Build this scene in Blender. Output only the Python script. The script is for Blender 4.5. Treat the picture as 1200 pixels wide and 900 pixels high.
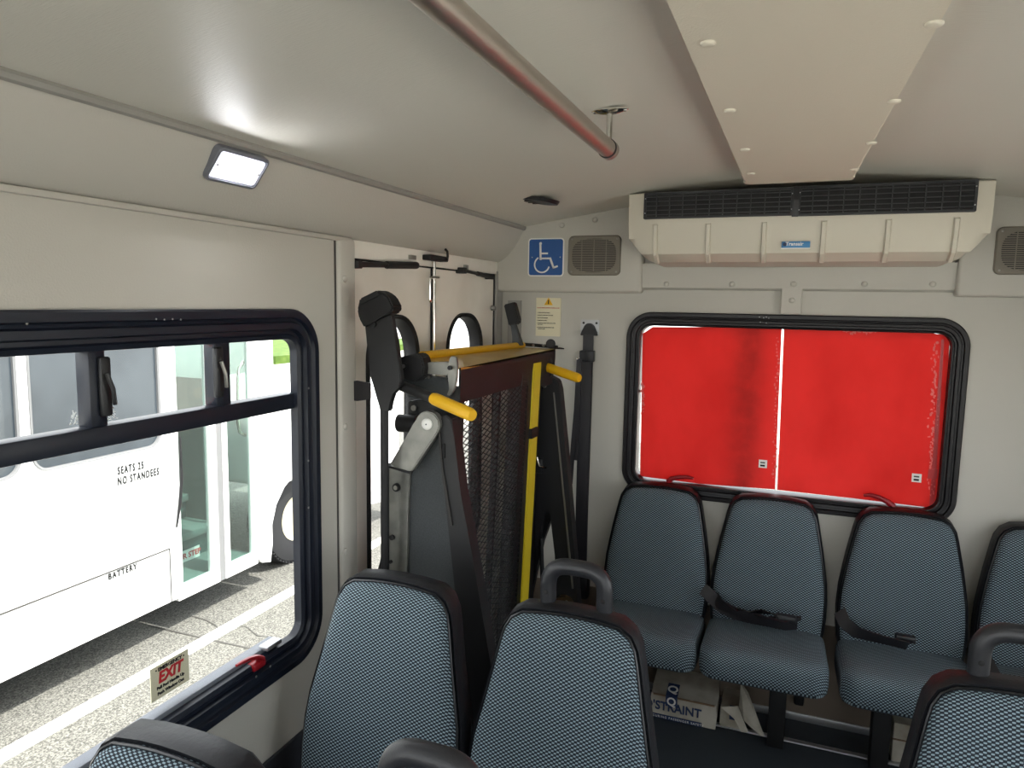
import bpy, bmesh, math, random
from mathutils import Vector, Matrix
random.seed(7)
for o in list(bpy.data.objects): bpy.data.objects.remove(o, do_unlink=True)
SC = bpy.context.scene
COL = SC.collection

# ------------------------------------------------------------------ camera
F = 832.0; CH = 1.6
YAW, PIT, ROL = math.radians(21.16), math.radians(6.546), math.radians(.978)
_w = Vector((-math.sin(YAW)*math.cos(PIT), math.cos(YAW)*math.cos(PIT), -math.sin(PIT)))
_r = Vector((math.cos(YAW), math.sin(YAW), 0)); _u = _r.cross(_w)
CR = _r*math.cos(ROL) + _u*math.sin(ROL); CU = -_r*math.sin(ROL) + _u*math.cos(ROL)
CC = Vector((0, 0, CH))
cam = bpy.data.cameras.new('camera'); camo = bpy.data.objects.new('camera', cam); COL.objects.link(camo)
cam.sensor_width = 36; cam.lens = F/1200*36; cam.clip_start = .02; cam.clip_end = 300
M = Matrix((CR, CU, -_w)).transposed().to_4x4(); M.translation = CC
camo.matrix_world = M
SC.camera = camo

# ------------------------------------------------------------------ world, sun, exposure
SC.view_settings.view_transform = 'Standard'; SC.view_settings.look = 'None'
SC.view_settings.gamma = 1; SC.view_settings.use_curve_mapping = False
SC.view_settings.exposure = 3.1
W = bpy.data.worlds.new('sky'); SC.world = W; W.use_nodes = True
nt = W.node_tree; bgn = nt.nodes['Background']
sky = nt.nodes.new('ShaderNodeTexSky'); sky.sky_type = 'HOSEK_WILKIE'
sky.sun_direction = Vector((1, 0, 2)).normalized(); sky.turbidity = 4; sky.ground_albedo = .35
mixs = nt.nodes.new('ShaderNodeMixRGB'); mixs.inputs[0].default_value = .55; mixs.inputs[2].default_value = (1, .99, .97, 1)
nt.links.new(sky.outputs[0], mixs.inputs[1]); nt.links.new(mixs.outputs[0], bgn.inputs[0]); bgn.inputs[1].default_value = .85
sun = bpy.data.lights.new('sun', 'SUN'); sun.energy = 1.1; sun.angle = .01; sun.color = (1, .96, .9)
suno = bpy.data.objects.new('sun', sun); COL.objects.link(suno)
suno.rotation_euler = Vector((1, 0.0, 2)).to_track_quat('Z', 'Y').to_euler()

# ------------------------------------------------------------------ materials
def lin(c): return tuple((x/255/12.92 if x/255 <= .04045 else ((x/255+.055)/1.055)**2.4) for x in c) + (1,)
def mat(name, rgb, rough=.5, metal=0, bump=None, spec=.5, sheen=0, var=None, coat=0):
    """rgb in sRGB 0-255; bump=(scale, strength, stretch xyz); var=(scale, rgb2)"""
    m = bpy.data.materials.new(name); m.use_nodes = True
    t = m.node_tree; b = t.nodes['Principled BSDF']
    b.inputs['Base Color'].default_value = lin(rgb); b.inputs['Roughness'].default_value = rough
    b.inputs['Metallic'].default_value = metal; b.inputs['Specular IOR Level'].default_value = spec
    b.inputs['Coat Weight'].default_value = coat
    tc = t.nodes.new('ShaderNodeTexCoord')
    def noise(scale, st=(1, 1, 1), det=3):
        mp = t.nodes.new('ShaderNodeMapping'); mp.inputs['Scale'].default_value = st
        t.links.new(tc.outputs['Object'], mp.inputs[0])
        n = t.nodes.new('ShaderNodeTexNoise'); n.inputs['Scale'].default_value = scale; n.inputs['Detail'].default_value = det
        t.links.new(mp.outputs[0], n.inputs[0]); return n
    if bump:
        n = noise(bump[0], bump[2] if len(bump) > 2 else (1, 1, 1))
        bp = t.nodes.new('ShaderNodeBump'); bp.inputs['Strength'].default_value = bump[1]; bp.inputs['Distance'].default_value = .002
        t.links.new(n.outputs[0], bp.inputs['Height']); t.links.new(bp.outputs[0], b.inputs['Normal'])
    if var:
        n = noise(var[0], var[2] if len(var) > 2 else (1, 1, 1), 4)
        rp = t.nodes.new('ShaderNodeValToRGB'); rp.color_ramp.elements[0].position = .38; rp.color_ramp.elements[1].position = .66
        rp.color_ramp.elements[0].color = lin(rgb); rp.color_ramp.elements[1].color = lin(var[1])
        t.links.new(n.outputs[0], rp.inputs[0]); t.links.new(rp.outputs[0], b.inputs['Base Color'])
    return m

MT = {}
MT['vinyl'] = mat('wall_vinyl', (190, 187, 178), .5, 0, (260, .25), .4)
MT['ceil'] = mat('ceiling_vinyl', (213, 210, 200), .47, 0, (420, .35, (.05, 1, 1)), .4)
MT['panel'] = mat('ceiling_panel_vinyl', (222, 215, 198), .55, 0, (260, .3), .4)
MT['trim'] = mat('grey_trim', (150, 148, 142), .45)
MT['dtrim'] = mat('dark_seam', (70, 68, 64), .6)
MT['door'] = mat('door_white', (238, 233, 224), .42, 0, (60, .08), .4, var=(5, (228, 222, 211)))
MT['alum'] = mat('aluminium', (190, 192, 194), .35, .85)
MT['jamb'] = mat('grey_jamb', (150, 150, 152), .5)
MT['black'] = mat('black_plastic', (24, 25, 28), .42, 0, (300, .15), .5)
MT['frame'] = mat('window_frame_black', (19, 25, 38), .42, .0, None, .4)
MT['rubber'] = mat('rubber', (12, 12, 14), .6)
MT['blackpaint'] = mat('black_powder_coat', (20, 20, 22), .55, 0, (400, .1))
MT['dkgrey'] = mat('charcoal_panel', (62, 66, 68), .65, 0, (600, .5), var=(240, (52, 56, 58)))
MT['gsteel'] = mat('grey_cast_steel', (140, 140, 134), .45, .55, (80, .1), var=(18, (118, 118, 114)))
MT['steel'] = mat('brushed_steel', (196, 188, 178), .42, 1, (160, .15, (1, .05, 1)))
MT['chrome'] = mat('bright_steel', (215, 212, 205), .15, 1)
MT['yellow'] = mat('yellow_paint', (232, 180, 24), .4, 0, None, .5)
MT['yplate'] = mat('yellow_plate', (190, 150, 50), .28, .25, (60, .1), .6, var=(9, (206, 176, 92)))
MT['ystrip'] = mat('yellow_tape', (214, 192, 40), .5)
MT['seatvinyl'] = mat('seat_black_vinyl', (26, 27, 31), .52, 0, (130, .35), .35)
MT['rim'] = mat('seat_moulding', (20, 22, 26), .38)
MT['pipe'] = mat('piping', (16, 18, 22), .3)
MT['handle'] = mat('grab_handle_plastic', (34, 35, 39), .4, 0, (500, .2))
MT['web'] = mat('belt_webbing', (30, 28, 32), .38, 0, (400, .3, (1, .1, .1)), .6)
MT['floor'] = mat('floor_rubber', (54, 60, 66), .6, 0, (350, .2), .4, var=(300, (48, 54, 60)))
MT['kick'] = mat('dark_lower_wall', (50, 53, 60), .6, 0, (200, .2))
MT['white'] = mat('white_paint', (235, 235, 232), .4)
MT['buswhite'] = mat('bus_white', (240, 240, 238), .35)
MT['busseam'] = mat('bus_seam', (120, 120, 120), .6)
MT['louvre'] = mat('louvre_black', (48, 48, 50), .4)
MT['rframe'] = mat('rear_frame_black', (20, 17, 19), .4, 0, None, .35)
MT['bezel'] = mat('lamp_bezel', (112, 114, 122), .35)
MT['ink'] = mat('black_ink', (14, 14, 14), .7)
MT['navy'] = mat('navy_ink', (34, 52, 88), .6)
MT['redink'] = mat('red_ink', (200, 30, 40), .5)
MT['blue'] = mat('sign_blue', (30, 84, 150), .4)
MT['ltblue'] = mat('label_blue', (60, 130, 185), .4)
MT['acplastic'] = mat('ac_cover_plastic', (206, 200, 184), .42, 0, (300, .1))
MT['card'] = mat('white_cardboard', (190, 186, 174), .8, 0, (40, .5), var=(9, (150, 142, 126)))
MT['brown'] = mat('cardboard_edge', (120, 96, 76), .85, 0, (60, .4))
MT['spk'] = mat('speaker_grey', (120, 114, 102), .5)
MT['spkdark'] = mat('speaker_cone', (46, 44, 42), .7)
MT['redplastic'] = mat('red_plastic', (140, 18, 28), .35)
MT['cream'] = mat('cream_paper', (222, 214, 184), .6)
MT['seal'] = mat('clear_edge', (232, 232, 226), .3)
MT['grass'] = mat('grass', (66, 90, 34), .9, 0, None, .2, var=(3, (90, 110, 50)))
MT['concrete'] = mat('concrete', (190, 186, 176), .9, 0, None, .2, var=(2, (204, 200, 190)))
MT['line'] = mat('road_line', (230, 228, 220), .8, 0, (60, .5))
MT['sill'] = mat('sill_grey', (112, 116, 124), .5)
MT['busint'] = mat('bus_interior_green', (104, 118, 114), .7)
MT['busdark'] = mat('bus_interior_dark', (66, 84, 82), .7)
MT['tyre'] = mat('tyre', (32, 32, 34), .8, 0, (60, .6))
MT['screw'] = mat('screw_metal', (150, 148, 142), .35, .8)
MT['amber'] = mat('dark_bronze', (80, 64, 40), .4, .4)

def fabric():
    m = bpy.data.materials.new('seat_fabric'); m.use_nodes = True; t = m.node_tree; b = t.nodes['Principled BSDF']
    b.inputs['Roughness'].default_value = .8; b.inputs['Specular IOR Level'].default_value = .3
    tc = t.nodes.new('ShaderNodeTexCoord'); sp = t.nodes.new('ShaderNodeSeparateXYZ'); t.links.new(tc.outputs['Object'], sp.inputs[0])
    def mth(op, a, b_=None):
        n = t.nodes.new('ShaderNodeMath'); n.operation = op
        for i, v in enumerate((a, b_)):
            if v is None: continue
            if isinstance(v, (int, float)): n.inputs[i].default_value = v
            else: t.links.new(v, n.inputs[i])
        return n.outputs[0]
    v = mth('ADD', sp.outputs['Z'], sp.outputs['Y'])
    cu = mth('COSINE', mth('MULTIPLY', sp.outputs['X'], 2*math.pi/.0122)); cv = mth('COSINE', mth('MULTIPLY', v, 2*math.pi/.0098))
    cu = mth('MULTIPLY', mth('SIGN', cu), mth('POWER', mth('ABSOLUTE', cu), .5))
    pr = mth('MULTIPLY', cu, cv)
    rp = t.nodes.new('ShaderNodeValToRGB'); e = rp.color_ramp.elements
    mr = mth('MULTIPLY_ADD', pr, .5); t.nodes[-1].inputs[2].default_value = .5
    e[0].position = .52; e[0].color = lin((24, 32, 41)); e[1].position = .78; e[1].color = lin((134, 152, 162))
    t.links.new(mr, rp.inputs[0])
    # broad two-tone colouring of the weave
    t.links.new(rp.outputs[0], b.inputs['Base Color'])
    bp = t.nodes.new('ShaderNodeBump'); bp.inputs['Strength'].default_value = .5; bp.inputs['Distance'].default_value = .001
    t.links.new(mr, bp.inputs['Height']); t.links.new(bp.outputs[0], b.inputs['Normal'])
    return m
MT['fabric'] = fabric()

def asphalt():
    m = bpy.data.materials.new('asphalt'); m.use_nodes = True; t = m.node_tree; b = t.nodes['Principled BSDF']
    b.inputs['Roughness'].default_value = .9; tc = t.nodes.new('ShaderNodeTexCoord')
    n = t.nodes.new('ShaderNodeTexVoronoi'); n.inputs['Scale'].default_value = 120; t.links.new(tc.outputs['Object'], n.inputs[0])
    n2 = t.nodes.new('ShaderNodeTexNoise'); n2.inputs['Scale'].default_value = 95; n2.inputs['Detail'].default_value = 4; t.links.new(tc.outputs['Object'], n2.inputs[0])
    rp = t.nodes.new('ShaderNodeValToRGB'); e = rp.color_ramp.elements
    e[0].position = .40; e[0].color = lin((72, 71, 66)); e[1].position = .62; e[1].color = lin((124, 122, 115))
    mx = t.nodes.new('ShaderNodeMixRGB'); mx.inputs[0].default_value = .35
    t.links.new(n2.outputs[0], mx.inputs[1]); t.links.new(n.outputs['Color'], mx.inputs[2]); t.links.new(mx.outputs[0], rp.inputs[0])
    t.links.new(rp.outputs[0], b.inputs['Base Color'])
    return m
MT['asphalt'] = asphalt()

def glass(name, tint, refl):
    m = bpy.data.materials.new(name); m.use_nodes = True; t = m.node_tree; t.nodes.clear()
    o = t.nodes.new('ShaderNodeOutputMaterial'); mx = t.nodes.new('ShaderNodeMixShader'); tr = t.nodes.new('ShaderNodeBsdfTransparent'); gl = t.nodes.new('ShaderNodeBsdfGlossy')
    tr.inputs[0].default_value = tint + (1,); gl.inputs['Roughness'].default_value = .01; lw = t.nodes.new('ShaderNodeLayerWeight'); pw = t.nodes.new('ShaderNodeMath'); pw.operation = 'POWER'; pw.inputs[1].default_value = 4
    ma = t.nodes.new('ShaderNodeMath'); ma.operation = 'MULTIPLY_ADD'; ma.inputs[1].default_value = .5; ma.inputs[2].default_value = refl
    t.links.new(lw.outputs['Facing'], pw.inputs[0]); t.links.new(pw.outputs[0], ma.inputs[0]); t.links.new(ma.outputs[0], mx.inputs[0]); t.links.new(tr.outputs[0], mx.inputs[1]); t.links.new(gl.outputs[0], mx.inputs[2]); t.links.new(mx.outputs[0], o.inputs[0])
    return m
MT['glass'] = glass('clear_glass', (.97, .98, .98), .012)
MT['busglass'] = mat('dusty_bus_glass', (52, 60, 66), .25, 0, None, .6, var=(3, (66, 74, 80)))
MT['greenglass'] = glass('green_door_glass', (.80, .90, .87), .08)

def film():
    m = bpy.data.materials.new('red_window_film'); m.use_nodes = True; t = m.node_tree; t.nodes.clear()
    o = t.nodes.new('ShaderNodeOutputMaterial'); mx = t.nodes.new('ShaderNodeMixShader'); mx.inputs[0].default_value = .66
    tr = t.nodes.new('ShaderNodeBsdfTranslucent'); df = t.nodes.new('ShaderNodeBsdfDiffuse')
    tc = t.nodes.new('ShaderNodeTexCoord'); mp = t.nodes.new('ShaderNodeMapping'); mp.inputs['Scale'].default_value = (2.2, 1, 1.2)
    n = t.nodes.new('ShaderNodeTexNoise'); n.inputs['Scale'].default_value = 2.2; n.inputs['Detail'].default_value = 6
    t.links.new(tc.outputs['Object'], mp.inputs[0]); t.links.new(mp.outputs[0], n.inputs[0])
    rp = t.nodes.new('ShaderNodeValToRGB'); e = rp.color_ramp.elements
    e[0].position = .3; e[0].color = lin((218, 62, 58)); e[1].position = .6; e[1].color = lin((232, 74, 70))
    t.links.new(n.outputs[0], rp.inputs[0])
    sx = t.nodes.new('ShaderNodeSeparateXYZ'); t.links.new(tc.outputs['Object'], sx.inputs[0])
    def mm(op, a, b_):
        q = t.nodes.new('ShaderNodeMath'); q.operation = op
        for i, v in enumerate((a, b_)):
            if isinstance(v, (int, float)): q.inputs[i].default_value = v
            else: t.links.new(v, q.inputs[i])
        return q.outputs[0]
    d_ = mm('MULTIPLY', mm('ADD', sx.outputs['X'], .135), 18.0); g_ = mm('POWER', 2.718, mm('MULTIPLY', mm('MULTIPLY', d_, d_), -1.0))
    n3 = t.nodes.new('ShaderNodeTexNoise'); n3.inputs['Scale'].default_value = 22; n3.inputs['Detail'].default_value = 5; t.links.new(tc.outputs['Object'], n3.inputs[0])
    st = mm('MULTIPLY', g_, mm('MULTIPLY', n3.outputs[0], .8))
    mxs = t.nodes.new('ShaderNodeMixRGB'); mxs.inputs[2].default_value = lin((150, 52, 48)); t.links.new(st, mxs.inputs[0]); t.links.new(rp.outputs[0], mxs.inputs[1])
    t.links.new(mxs.outputs[0], tr.inputs[0]); t.links.new(mxs.outputs[0], df.inputs[0])
    t.links.new(tr.outputs[0], mx.inputs[1]); t.links.new(df.outputs[0], mx.inputs[2]); t.links.new(mx.outputs[0], o.inputs[0])
    return m
MT['film'] = film()
def emis(name, rgb, s):
    m = bpy.data.materials.new(name); m.use_nodes = True; t = m.node_tree; b = t.nodes['Principled BSDF']
    b.inputs['Base Color'].default_value = rgb + (1,); b.inputs['Emission Color'].default_value = rgb + (1,); b.inputs['Emission Strength'].default_value = s
    return m
MT['lamp'] = emis('lamp_led', (.96, .97, 1), 8.0)
MT['lens'] = emis('lamp_lens', (.86, .88, 1), .13)

# ------------------------------------------------------------------ helpers
def ray(x, y): return CR*((x-600)/F) - CU*((y-450)/F) + _w
def P(x, y, ax, v):                       # photo pixel -> point on the plane axis ax = v
    d = ray(x, y); return CC + d*((v-CC[ax])/d[ax])
def PP(x, y, p0, n):
    d = ray(x, y); n = Vector(n); return CC + d*((Vector(p0)-CC).dot(n)/d.dot(n))
LW = lambda a, b, d: Vector((-1.15+d, a, b))      # left wall: a=Y b=Z d=towards room
BW = lambda a, b, d: Vector((a, 2.85-d, b))       # rear wall: a=X b=Z
RW = lambda a, b, d: Vector((1.15-d, a, b))
FW = lambda a, b, d: Vector((a, -1.75+d, b))

def obj(name, bm, m, parent=None, smooth=True, kind=None, angle=40):
    bmesh.ops.recalc_face_normals(bm, faces=bm.faces)
    me = bpy.data.meshes.new(name); bm.to_mesh(me); bm.free()
    ms = m if isinstance(m, list) else [m]
    for q in ms: me.materials.append(MT[q])
    if smooth:
        for p in me.polygons: p.use_smooth = True
        try: me.set_sharp_from_angle(angle=math.radians(angle))
        except Exception: pass
    o = bpy.data.objects.new(name, me); COL.objects.link(o)
    if parent is not None:
        o.parent = parent
        if parent.parent is None: o.matrix_parent_inverse = Matrix.Translation(-Vector(parent.location))
    if kind: o['kind'] = kind
    return o
def tag(o, label, cat, group=None):
    o['label'] = label; o['category'] = cat
    if group: o['group'] = group
    return o
def thing(name, label, cat, loc=(0, 0, 0), group=None):
    o = bpy.data.objects.new(name, None); COL.objects.link(o); o.location = loc; o.empty_display_size = .05
    return tag(o, label, cat, group)
def struct(name, bm, m, **k): return obj(name, bm, m, kind='structure', **k)
def copy_tree(o, parent=None):
    c = o.copy(); COL.objects.link(c)
    if parent: c.parent = parent
    for ch in [x for x in SC.objects if x.parent == o] if False else list(KIDS.get(o.name, [])) : copy_tree(ch, c)
    return c
KIDS = {}
def collect():
    KIDS.clear()
    for x in COL.objects:
        if x.parent: KIDS.setdefault(x.parent.name, []).append(x)
NB = bmesh.new
def quad(bm, pts): return bm.faces.new([bm.verts.new(p) for p in pts])
def box(bm, x0, x1, y0, y1, z0, z1, bev=0, seg=2):
    r = bmesh.ops.create_cube(bm, size=1); vs = r['verts']
    for v in vs: v.co = Vector(((x0+x1)/2+v.co.x*(x1-x0), (y0+y1)/2+v.co.y*(y1-y0), (z0+z1)/2+v.co.z*(z1-z0)))
    if bev:
        es = list({e for v in vs for e in v.link_edges})
        bmesh.ops.bevel(bm, geom=es, offset=bev, segments=seg, affect='EDGES', profile=.5)
    return bm
def bx(*a, **k): return box(NB(), *a, **k)
def loops(bm, rings, closed=True, cap0=True, cap1=True):
    vr = [[bm.verts.new(p) for p in r] for r in rings]; n = len(vr[0])
    for a, b in zip(vr, vr[1:]):
        for i in range(n if closed else n-1):
            j = (i+1) % n; bm.faces.new((a[i], a[j], b[j], b[i]))
    if cap0: bm.faces.new(list(reversed(vr[0])))
    if cap1: bm.faces.new(vr[-1])
    return bm
def tube(bm, pts, r, seg=12, caps=True, flat=None):
    pts = [Vector(p) for p in pts]; rs = r if isinstance(r, (list, tuple)) else [r]*len(pts)
    rings = []; up = None
    for i, p in enumerate(pts):
        t = ((pts[i+1]-p) if i == 0 else (p-pts[i-1]) if i == len(pts)-1 else (pts[i+1]-p).normalized()+(p-pts[i-1]).normalized()).normalized()
        if up is None: up = Vector((0, 0, 1)) if abs(t.z) < .9 else Vector((1, 0, 0))
        s = t.cross(up).normalized(); up = s.cross(t).normalized()
        rings.append([p + (s*math.cos(a)*rs[i] + up*math.sin(a)*rs[i]*(flat or 1)) for a in [2*math.pi*k/seg for k in range(seg)]])
    return loops(bm, rings, True, caps, caps)
def tb(pts, r, **k): return tube(NB(), pts, r, **k)
def arcpts(pts, rad, n=6):                  # round the corners of a polyline
    pts = [Vector(p) for p in pts]; out = [pts[0]]
    for a, b, c in zip(pts, pts[1:], pts[2:]):
        u = (a-b).normalized(); w = (c-b).normalized()
        p0 = b+u*rad; p1 = b+w*rad
        for k in range(n+1):
            t = k/n; out.append(p0*(1-t)**2+b*2*t*(1-t)+p1*t*t)
    out.append(pts[-1]); return out
def cyl(bm, c, ax, r, h, seg=20, r2=None):  # disc/cylinder centred base c, along ax, height h
    c = Vector(c); ax = Vector(ax).normalized(); s = ax.orthogonal().normalized(); q = ax.cross(s)
    rg = lambda k, rr: [c+ax*k+(s*math.cos(a)+q*math.sin(a))*rr for a in [2*math.pi*i/seg for i in range(seg)]]
    return loops(bm, [rg(0, r), rg(h, r if r2 is None else r2)])
def dome(bm, c, ax, r, h, seg=16):          # shallow button
    c = Vector(c); ax = Vector(ax).normalized(); s = ax.orthogonal().normalized(); q = ax.cross(s)
    prof = [(1, 0), (1, .35), (.9, .7), (.6, .95), (.2, 1)]
    return loops(bm, [[c+ax*(k*h)+(s*math.cos(a)+q*math.sin(a))*(rr*r) for a in [2*math.pi*i/seg for i in range(seg)]] for rr, k in prof])
def rrect(a0, a1, b0, b1, r, n=8):
    out = []
    for cx, cy, s in ((a1-r, b1-r, 0), (a0+r, b1-r, 90), (a0+r, b0+r, 180), (a1-r, b0+r, 270)):
        for k in range(n+1):
            t = math.radians(s+90*k/n); out.append((cx+r*math.cos(t), cy+r*math.sin(t)))
    return out
def ring(bm, MP, a0, a1, b0, b1, r, prof, n=8, close=True):   # prof: (inset, depth) list, swept round a rounded rect
    rs = []
    for ins, d in prof:
        rs.append([MP(a, b, d) for a, b in rrect(a0+ins, a1-ins, b0+ins, b1-ins, max(r-ins, .004), n)])
    if close: rs.append(rs[0])
    return loops(bm, rs, True, False, False)
def plate(bm, MP, a0, a1, b0, b1, r, d0, d1, n=6, bev=.0):
    pr = [(0, d0), (0, d1)] if not bev else [(0, d0), (0, d1-bev), (bev, d1)]
    rs = [[MP(a, b, d) for a, b in rrect(a0+i, a1-i, b0+i, b1-i, max(r-i, .002), n)] for i, d in pr]
    return loops(bm, rs)
def holed(MP, outer, holes, d0, d1):         # slab with holes
    bm = NB()
    def side(d):
        es = []; ls = []
        for lp in [outer]+holes:
            vs = [bm.verts.new(MP(a, b, d)) for a, b in lp]; ls.append(vs)
            es += [bm.edges.new((vs[i], vs[(i+1) % len(vs)])) for i in range(len(vs))]
        bmesh.ops.triangle_fill(bm, use_beauty=True, use_dissolve=False, edges=es)
        return ls
    A = side(d0); B = side(d1)
    for a, b in zip(A, B):
        for i in range(len(a)):
            j = (i+1) % len(a); bm.faces.new((a[i], a[j], b[j], b[i]))
    return bm
def prism(pts, vec):                          # polygon (3D points) extruded by vec
    bm = NB(); vec = Vector(vec); return loops(bm, [[Vector(p) for p in pts], [Vector(p)+vec for p in pts]])
def pixprism(px, Y, th, bevel=.0):            # outline read off the photo, laid on the plane y=Y with its own thickness
    bm = prism([P(x, y, 1, Y) for x, y in px], (0, th, 0))
    if bevel: bmesh.ops.bevel(bm, geom=list(bm.edges), offset=bevel, segments=2, affect='EDGES')
    return bm
def extr(MP_pts, a0, a1, axis):               # cross-section along an axis
    v = Vector((0, 0, 0)); v[axis] = a1-a0; return prism(MP_pts, v)
def text(s, size, m, parent, loc, ax=(1, 0, 0), up=(0, 0, 1), ext=.0006, name='lettering', align='CENTER', shear=0, sx=1, bold=0, spacing=1):
    cu = bpy.data.curves.new(name, 'FONT'); cu.body = s; cu.size = size; cu.extrude = ext; cu.align_x = align; cu.align_y = 'CENTER'; cu.shear = shear; cu.offset = bold; cu.resolution_u = 3
    cu.space_character = spacing
    t = bpy.data.objects.new('tmp', cu); COL.objects.link(t); bpy.context.view_layer.update()
    me = bpy.data.meshes.new_from_object(t.evaluated_get(bpy.context.evaluated_depsgraph_get())); bpy.data.objects.remove(t)
    ax = Vector(ax).normalized(); up = Vector(up).normalized(); n = ax.cross(up)
    R = Matrix((ax*sx, up, n)).transposed().to_4x4(); R.translation = Vector(loc); me.transform(R)
    me.materials.clear(); me.materials.append(MT[m])
    o = bpy.data.objects.new(name, me); COL.objects.link(o)
    if parent is not None:
        o.parent = parent
        if parent.parent is None: o.matrix_parent_inverse = Matrix.Translation(-Vector(parent.location))
    return o

# ================================================================== THE BUS SHELL
# floor
struct('floor', bx(-1.2, 1.2, -1.82, 2.9, -.06, 0), 'floor')
MT['kickb'] = mat('brown_lower_panel', (112, 100, 88), .6)
struct('baseboard_rear', bx(-1.1, 1.15, 2.842, 2.8495, .03, .40), 'kickb')
# rear edge aluminium strips on the floor
struct('trim_1', bx(-.5, .9, 2.672, 2.696, 0, .006, bev=.002), 'alum')
bm = NB(); box(bm, -.55, 1.1, 2.835, 2.849, 0, .03, .002); struct('trim_2', bm, 'alum')

# ---- left wall (vinyl panel with window openings)
WZ0, WZ1 = .652, 1.575
left_wins = [(.30, 1.543), (-1.02, .22)]
holes = [rrect(a+.02, b-.02, WZ0+.02, WZ1-.02, .09) for a, b in left_wins]
struct('wall_left', holed(LW, [(-1.8, 0), (1.632, 0), (1.632, 1.80), (-1.8, 1.80)], holes, -.05, 0), 'vinyl')
struct('baseboard_left', bx(-1.149, -1.138, -1.75, 1.715, 0, .46, bev=.003), 'kick')
# right wall
rw = [(1.1, 2.35), (-.2, 1.02), (-1.5, -.28)]
struct('wall_right', holed(RW, [(-1.8, 0), (2.9, 0), (2.9, 1.80), (-1.8, 1.80)], [rrect(a+.02, b-.02, WZ0+.02, WZ1-.02, .09) for a, b in rw], -.05, 0), 'vinyl')
struct('wall_front', holed(FW, [(-1.2, -.02), (1.2, -.02), (1.2, 2.08), (-1.2, 2.08)], [rrect(-1.08, 1.08, .62, 1.88, .1)], -.05, 0), 'vinyl')  # unseen front end, set close and wide open to let in skylight
# rear wall with its window opening
BXL, BXR, BZ0, BZ1 = -.607, .585, .833, 1.572
struct('wall_rear', holed(BW, [(-1.2, 0), (1.2, 0), (1.2, 2.06), (-1.2, 2.06)], [rrect(BXL+.02, BXR-.02, BZ0+.02, BZ1-.02, .09)], -.05, 0), 'vinyl')

# ceiling: shallow arch
def cz(x): return 2.03-.12*min(abs(x)/1.04, 1.2)**1.5
N = 28; xs = [-1.2+2.4*i/N for i in range(N+1)]
bm = NB(); loops(bm, [[Vector((x, y, cz(x))) for x in xs]+[Vector((x, y, cz(x)+.05)) for x in reversed(xs)] for y in (-1.82, 2.9)])
struct('ceiling', bm, 'ceil')
# roof skin outside
bm = NB(); loops(bm, [[Vector((x, y, cz(x)+.075)) for x in xs]+[Vector((x, y, cz(x)+.11)) for x in reversed(xs)] for y in (-1.82, 2.95)])
struct('roof_skin', bm, 'buswhite')
# coves (padded duct running along both sides)
def cove(s, name):
    sec = [(-1.035, cz(1.035)), (-1.046, 1.888), (-1.062, 1.858), (-1.083, 1.826), (-1.108, 1.796), (-1.135, 1.775), (-1.15, 1.768), (-1.20, 1.768), (-1.20, 1.93)]
    bm = prism([Vector((s*-x*-1 if s > 0 else -x, -1.75, z)) for x, z in sec], (0, 4.55, 0)); return struct(name, bm, 'vinyl', angle=50)
cove(1, 'wall_cove_left'); cove(-1, 'wall_cove_right')
# long trims at both edges of the left cove
t1 = NB(); tube(t1, [(-1.038, -1.75, 1.905), (-1.038, 2.79, 1.905)], .010, 8)
struct('trim_3', t1, 'trim')
t1 = NB(); box(t1, -1.152, -1.138, -1.75, 1.70, 1.757, 1.769, .003); struct('trim_4', t1, 'vinyl')
# vertical padded trim before the lift door
bm = NB(); box(bm, -1.2, -1.138, 1.636, 1.716, 0, 1.768, .010, 3); vt = struct('trim_6', bm, 'vinyl')
struct('trim_7', bx(-1.16, -1.148, 1.629, 1.6355, .46, 1.766), 'dtrim')
for k, (px, py) in enumerate(((404, 327), (404.5, 500), (404.5, 646), (404, 570))):
    if k == 3: continue
    p = P(px, py, 0, -1.138); o = obj('button_cap', dome(NB(), p, (1, 0, 0), .0095, .005), 'vinyl', vt)

# ---- lift doorway: header, jambs, two leaves with tall windows
DY0, DYS, DY1 = 1.726, 2.217, 2.772
struct('trim_8', bx(-1.23, -1.157, 1.716, 2.85, 1.718, 1.768, bev=.001), 'door')
struct('trim_15', bx(-1.23, -1.202, 1.70, 2.86, 1.69, 1.72), 'rubber')
struct('trim_17', bx(-1.2, -1.163, DY1, 2.785, .05, 1.718), 'rubber')
struct('trim_16', bx(-1.18, -1.1645, DY0, DY1, 1.712, 1.7175), 'rubber')
struct('trim_9', bx(-1.20, -1.152, 2.785, 2.85, 0, 1.73, bev=.004), 'trim')
struct('trim_10', bx(-1.20, -1.157, 1.716, 1.7255, 0, 1.723), 'jamb')
struct('trim_11', bx(-1.20, -1.12, 1.716, 2.85, 0, .05, bev=.003), 'alum')
DM = lambda a, b, d: Vector((-1.165+d, a, b))
def leaf(name, y0, y1, wy0, wy1, label):
    t = struct(name, holed(DM, [(y0, .05), (y1, .05), (y1, 1.715), (y0, 1.715)], [rrect(wy0, wy1, .62, 1.545, .125, 10)], -.035, 0), 'door')
    g = ring(NB(), DM, wy0-.012, wy1+.012, .608, 1.557, .137, [(0, 0), (.001, .010), (.005, .013), (.009, .006), (.014, .004), (.019, -.012), (.021, -.040), (.012, -.04)], 10)
    obj('window_gasket', g, 'rubber', t)
    obj('glass_pane', plate(NB(), DM, wy0+.02, wy1-.02, .64, 1.525, .105, -.024, -.020), 'glass', t)
    return t
d1 = leaf('door_1', DY0, DYS-.006, 1.815, 2.105, '')
d2 = leaf('door_2', DYS+.006, DY1, 2.345, 2.635, '')
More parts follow.
